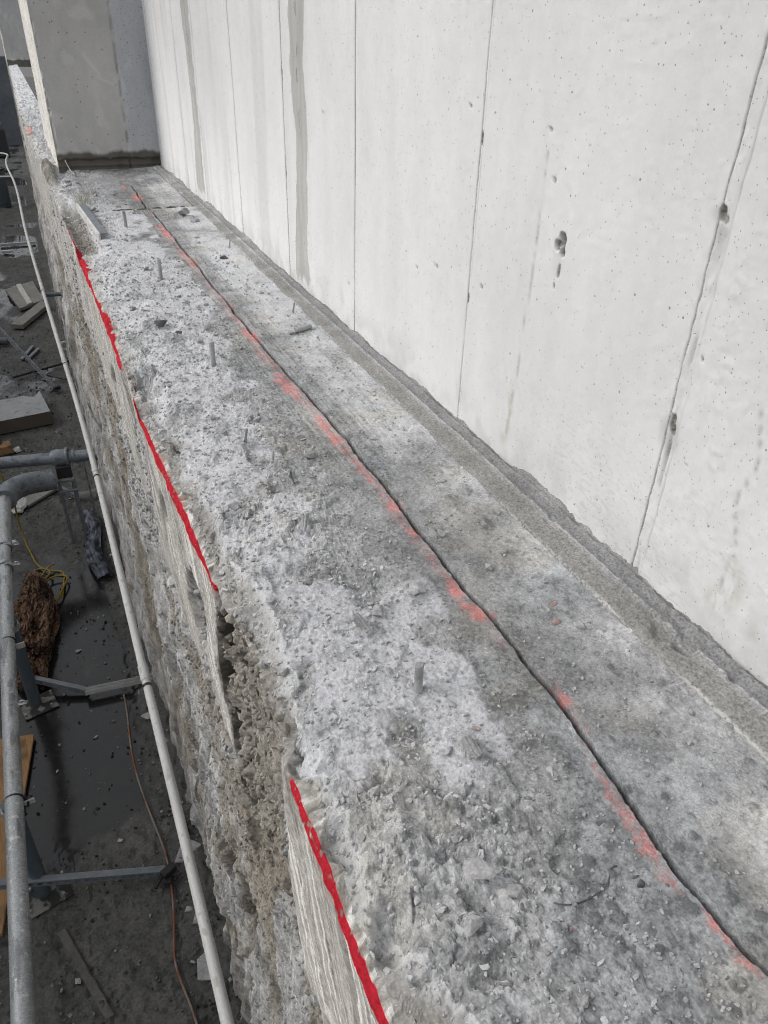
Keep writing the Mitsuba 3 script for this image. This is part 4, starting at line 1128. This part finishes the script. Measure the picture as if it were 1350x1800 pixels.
brace((-1.05, 3.05, FZ + .24), (-.06, 2.86, FZ + .06), 'slotted steel channel bracing the nearest post down to the pit floor')
brace((-.735, 4.78, FZ + .12), (-.352, 4.56, FZ + .045), 'slotted steel channel bracing the post beside the brown heap', False)
st_ = thing('strut_channel', 'open pale strut channel reaching from the brace to the side of the ledge', 'steel channel')
scene[st_] = mikit.ply(channel((-.36, 4.545, FZ + .055), (.22, 4.50, FZ + .055), faces=(0, 0, -1)), 'pale_mat')
brace((-1.0, 12.6, FZ + .60), (-.215, 10.60, FZ + .06), 'slotted steel channel leaning across the far pit floor beyond the foam slab')
brace((-.40, 7.78, FZ + .10), (-.175, 7.50, FZ + .05), 'short slotted channel behind the cross pipe', False)
st2 = thing('strut_channel', 'short pale strut channel below the cross pipe, under the white tube', 'steel channel')
scene[st2] = mikit.ply(channel((-.18, 7.50, FZ + .06), (.13, 7.56, FZ + .06), faces=(0, 0, -1)), 'pale_mat')

# ------------------------------------------------------------------ pit: boards, foam, heap, cords
pb = thing('plywood_board', 'orange-brown plywood board on the pit floor, half under the galvanised pipe', 'plywood board')
scene[pb] = mikit.ply((lambda A: trimesh.convex.convex_hull(np.array([(x, y, z) for x, y in A for z in (FZ + .02, FZ + .045)])))([(-.735, 4.286), (-.953, 2.86), (-1.35, 2.90), (-1.1, 4.36)]), 'plywood_mat')
fs = thing('foam_slab', 'thick pale foam slab with a broken corner on the far pit floor', 'foam slab')
P0 = [(-1.40, 10.10), (-.89, 10.14), (-.74, 10.14), (-.617, 10.18), (-.483, 10.09), (-.412, 10.28), (-.345, 9.80), (-.316, 9.56), (-.88, 9.47), (-1.40, 9.40)]
from shapely.geometry import Polygon
m = trimesh.creation.extrude_polygon(Polygon(P0), .17, engine='earcut'); m.apply_translation((0, 0, FZ + .02))
scene[fs] = mikit.ply(m, 'foam_mat')
b1 = thing('board', 'grey square board with a raised batten across it, on the far pit floor', 'board')
bq = np.array([(-.80, 15.75), (-.30, 16.2), (-.17, 14.85), (-.575, 14.45)])
m = trimesh.creation.extrude_polygon(Polygon(bq), .05, engine='earcut'); m.apply_translation((0, 0, FZ + .03))
part(b1, 'panel', m, 'timber_mat')
m = trimesh.creation.extrude_polygon(Polygon([(-.60, 15.9), (-.52, 15.97), (-.36, 14.65), (-.44, 14.58)]), .03, engine='earcut'); m.apply_translation((0, 0, FZ + .079))
part(b1, 'batten', m, 'pale_mat')
b2 = thing('board', 'grey plank lying askew in front of the square board', 'plank')
m = trimesh.creation.extrude_polygon(Polygon([(-.735, 13.55), (-.55, 13.45), (-.10, 14.5), (-.20, 14.75)]), .07, engine='earcut'); m.apply_translation((0, 0, FZ + .03))
scene[b2] = mikit.ply(m, 'timber_mat')
ob = thing('wood_block', 'small orange-brown wooden block at the left edge of the pit', 'wood block')
scene[ob] = mikit.ply(moved(rbox(.24, .16, .10, .006), (-.92, 8.95, FZ + .07), rz=.15), 'plywood_mat')
wl = thing('wood_lath', 'thin pale lath lying across the far pit floor behind the white tube', 'lath')
scene[wl] = mikit.ply(moved(rbox(.75, .06, .05, .004), (-.50, 19.6, FZ + .05), rz=.05), 'pale_mat')
wl = thing('wood_lath', 'short pale lath just in front of the long far lath', 'lath')
scene[wl] = mikit.ply(moved(rbox(.22, .09, .05, .004), (-.72, 18.9, FZ + .05), rz=.0), 'pale_mat')
bn = thing('waste_drum', 'dark blue-grey drum at the left edge of the far pit', 'drum')
part(bn, 'body', tube([(-.86, 24.6, FZ), (-.86, 24.6, FZ + .95)], [.30, .32], 28), 'post_mat', 40)
part(bn, 'rim', ring((-.86, 24.6, FZ + .95), (0, 0, 1), .335, .04, 28, .01), 'black_mat', 40)
mach = thing('machine_part', 'pale and black machine part at the upper left edge of the far pit', 'machine')
part(mach, 'cover', moved(rbox(.55, .5, .35, .05), (-.85, 34.5, FZ + 1.25), rz=.3), 'pale_mat')
part(mach, 'base', moved(rbox(.6, .55, 1.0, .05), (-.78, 34.4, FZ + .5), rz=.3), 'black_mat')
lp = thing('dark_pipe_offcut', 'dark blue-grey pipe offcut at the left edge beyond the foam slab', 'pipe')
scene[lp] = mikit.ply(tube([(-1.15, 12.9, FZ + .08), (-.78, 12.75, FZ + .08)], .06, 18), 'post_mat', 40)
for i, (a, b, lab) in enumerate((((-.62, 12.0), (-.44, 12.55), 'thin bright metal strip beyond the slotted brace, left of the pair'), ((-.55, 11.95), (-.36, 12.4), 'thin bright metal strip beyond the slotted brace, right of the pair'))):
    k = thing('metal_strip', lab, 'metal strip')
    v = np.array([b[0] - a[0], b[1] - a[1]])
    scene[k] = mikit.ply(moved(rbox(np.hypot(*v), .05, .03, .003), ((a[0] + b[0]) / 2, (a[1] + b[1]) / 2, FZ + .03), rz=math.atan2(v[1], v[0])), 'channel_mat')
cr = thing('dark_bar', 'thin dark steel bar lying across the pit floor behind the white tube', 'steel bar')
part(cr, 'bar', tube([(-.75, 11.25, FZ + .05), (-.1, 11.55, FZ + .05), (.14, 11.75, FZ + .05)], .016, 8), 'black_mat', 40)
part(cr, 'bar', tube([(-.48, 11.35, FZ + .05), (.02, 10.85, FZ + .05), (.10, 10.7, FZ + .05)], .012, 8), 'black_mat', 40)
pr_ = thing('pipe_ring', 'pale pipe end ring by the foot of the ledge on the far floor', 'pipe')
a_ = np.linspace(0, 2 * np.pi, 24)
scene[pr_] = mikit.ply(tube(np.stack([.02 + .06 * np.cos(a_), 12.2 + 0 * a_, FZ + .10 + .06 * np.sin(a_)], 1), .018, 8, False), 'pale_mat', 40)

# crumpled brown heap
hp = thing('brown_heap', 'crumpled heap of brown soaked insulation lying beside the galvanised pipe', 'heap of insulation')
ic = trimesh.creation.icosphere(6)
v = ic.vertices.copy()
w = v * np.array([.145, .58, .17])
r1 = nf(v * 2.3 + 3, 4, 3); r2 = 1 - np.abs(nf(v * 4.1 + 9, 3, 5) * 2 - 1) ; r3 = 1 - np.abs(nf(v * np.array([13, 8, 13]) + 1, 3, 8) * 2 - 1)
w *= (.50 + .50 * r1 + .30 * r2 + .34 * r3)[:, None]
w[:, 0] += .06 * np.sin(v[:, 1] * 3) ; w[:, 0] *= 1 - .45 * np.clip(v[:, 1], 0, 1)
w[:, 2] = np.maximum(w[:, 2], -.05)
ic = trimesh.Trimesh(w + np.array([-.69, 5.50, FZ + .06]), ic.faces, process=False)
scene[hp] = mikit.ply(ic, 'heap_mat', True)

yc = thing('yellow_cord', 'yellow extension cord hanging from the pipe into a loose coil on the pit floor', 'cord')
t = np.linspace(0, 1, 9)
pts = [(-.79, 6.9, PZ0 + .12), (-.755, 6.75, PZ0 + .02), (-.72, 6.9, -2.95), (-.74, 7.0, -3.22), (-.73, 6.95, FZ + .05), (-.67, 6.62, FZ + .03), (-.60, 6.38, FZ + .03), (-.50, 6.28, FZ + .03), (-.43, 6.24, FZ + .03), (-.42, 6.05, FZ + .03), (-.50, 5.82, FZ + .03), (-.58, 5.86, FZ + .03), (-.60, 6.02, FZ + .035), (-.50, 6.16, FZ + .045), (-.40, 6.14, FZ + .045), (-.43, 5.95, FZ + .05), (-.54, 5.76, FZ + .04), (-.62, 5.84, FZ + .05), (-.60, 6.1, FZ + .06), (-.52, 6.22, FZ + .06), (-.62, 6.34, FZ + .04), (-.71, 6.24, FZ + .04), (-.70, 6.08, FZ + .04), (-.58, 6.24, FZ + .05), (-.47, 6.36, FZ + .05)]
part(yc, 'cable', tube(smooth_path(pts, 260), .0085, 10), 'yellow_mat', 50)
part(yc, 'plug', tube([(-.665, 6.14, FZ + .05), (-.625, 6.19, FZ + .055)], .016, 10), 'yellow_mat', 40)
oc = thing('orange_cable', 'thin dirty orange cable snaking along the pit floor beside the white tube', 'cable')
pts = [(-.10, 4.46, FZ + .02), (-.105, 4.2, FZ + .02), (-.12, 3.85, FZ + .02), (-.105, 3.55, FZ + .02), (-.06, 3.2, FZ + .02), (-.035, 2.95, FZ + .02), (-.045, 2.75, FZ + .02), (-.07, 2.55, FZ + .02), (-.10, 2.35, FZ + .02), (-.075, 2.15, FZ + .02), (-.055, 2.0, FZ + .02), (-.05, 1.6, FZ + .02)]
scene[oc] = mikit.ply(tube(smooth_path(pts, 160), .0065, 10), 'orange_cable_mat', 50)
pf = thing('plastic_sheet', 'bluish crumpled plastic film lying on the wet pit floor under the white tube', 'plastic film')
uu, vv = np.meshgrid(np.linspace(0, 1, 30), np.linspace(0, 1, 60), indexing='ij')
Xp = -.20 + .15 * uu + .05 * vv + .03 * np.sin(vv * 7); Yp = 7.15 - 1.2 * vv + .05 * uu
Zp = FZ + .03 + .05 * (g2(uu * 5, vv * 12, 401, 3)) + .03 * np.sin(uu * 3.1)
scene[pf] = mikit.ply((np.stack([Xp, Yp, Zp], -1).reshape(-1, 3), grid_faces(30, 60)), 'film_mat', True)
tb = thing('torn_bag', 'pale torn bag lying by the elbow of the pipe', 'bag')
ic = trimesh.creation.icosphere(4); v = ic.vertices * (.7 + .6 * nf(ic.vertices * 2.5 + 5, 3, 2))[:, None] * np.array([.09, .17, .04])
scene[tb] = mikit.ply(trimesh.Trimesh(v + [-.77, 7.62, FZ + .04], ic.faces, process=False), 'pale_mat', True)
wb = thing('wood_plank', 'grey plank on the floor below the elbow of the cross pipe', 'plank')
scene[wb] = mikit.ply(moved(rbox(.42, .16, .03, .004), (-.56, 7.75, FZ + .03), rz=.72), 'timber_mat')

hl = thing('half_buried_lath', 'dusty pale lath half sunk in the mud at the bottom left of the pit', 'lath')
def rough_bar(L, w, h, seed):
    m = rbox(L, w, h, .004).subdivide_to_size(.02)
    v = np.array(m.vertices); v += (nf(v * 40 + seed, 3, seed)[:, None] - .5) * .012
    return trimesh.Trimesh(v, m.faces, process=False)
scene[hl] = mikit.ply(moved(rough_bar(.60, .045, .03, 3), (-.555, 2.485, FZ + .008), rz=math.atan2(-.554, .197)), 'mud_lath_mat', 30)
for i, (x, y, a, rx, lab) in enumerate(((.10, 2.95, .10, .5, 'flat grout flake leaning on the foot of the ledge, nearest the camera'), (.09, 2.55, .08, .3, 'grout flake lying at the foot of the ledge just below the first'), (.12, 3.9, .09, .6, 'flat grout flake leaning on the foot of the ledge beside the strut channel'), (.03, 4.15, .06, .1, 'small flat grout flake on the floor between tube and ledge'), (.06, 2.25, .09, .25, 'broad grout flake at the bottom edge beside the white tube'))):
    k = thing('grout_flake', lab, 'grout flake')
    m = rock(a, 700 + i, .22); scene[k] = mikit.ply(moved(m, (x, y, FZ + .05), rx=rx, rz=i), 'chip_mat')
# rubble on the pit floor
ST = [(.072, 5.033, .035, 'pale_mat', 'pale lump on the pit floor right of the white tube'), (-.32, 2.98, .030, 'chip_mat', 'largest grey stone on the near pit floor below the slotted channel'), (-.28, 3.22, .02, 'chip_mat', 'smaller grey stone on the near pit floor, just behind the largest'),
      (.03, 2.62, .03, 'chip_mat', 'grey stone between the white tube and the foot of the ledge'), (.05, 3.30, .035, 'red_chip_mat', 'reddish brick piece by the foot of the ledge'), (-.75, 8.95, .06, 'pale_mat', 'pale crumpled scrap behind the orange-brown block'), (.04, 6.35, .04, 'pale_mat', 'pale lump on wet floor beside the white tube'), (-.50, 2.98, .012, 'yellow_mat', 'tiny yellow leaf on the near pit floor')]
for i, (x, y, s, mat, lab) in enumerate(ST):
    k = thing('rubble_stone', lab, 'stone')
    scene[k] = mikit.ply(moved(rock(s, 500 + i, .8), (x, y, FZ + s * .45), rz=i), mat)
rng = np.random.default_rng(21)
pd = [mikit.ply(protos[i], ('chip_mat', 'dark_chip_mat')[i % 2]) for i in range(5)]
for i in range(70):
    y = 1.9 + 14 * rng.random() ** 1.7
    x = rng.uniform(-.02, .17) if rng.random() < .5 else rng.uniform(-.9, .1)
    s = rng.uniform(.010, .026) * (1 + .05 * y)
    k = numbered('rubble_crumb'); tag(k, 'small piece of rubble on the dark pit floor', 'rubble', 'rubble crumbs on the pit floor')
    d = dict(pd[i % 5]); d['to_world'] = T().translate([x, y, FZ + s * .3 + (.04 if x > .03 else 0)]).rotate([0, 0, 1], rng.uniform(0, 360)).scale([s, s * rng.uniform(.6, 1), s * .8])
    scene[k] = d
N_ = 3600
gy = 1.8 + 12 * rng.random(N_) ** 1.6; gx = np.where(rng.random(N_) < .5, .17 - np.abs(rng.normal(0, .11, N_)), rng.uniform(-1.0, .1, N_))
gs = (.003 + .011 * rng.random(N_) ** 3) * (1 + .06 * gy)
scene['pit_grit'] = mikit.ply(scatter(np.stack([gx, gy, FZ + gs * .3 + np.where(gx > .03, .04, 0)], 1), gs, 45), 'pit_grit_mat')
tag('pit_grit', 'fine grit scattered over the pit floor', 'grit', None, 'stuff')
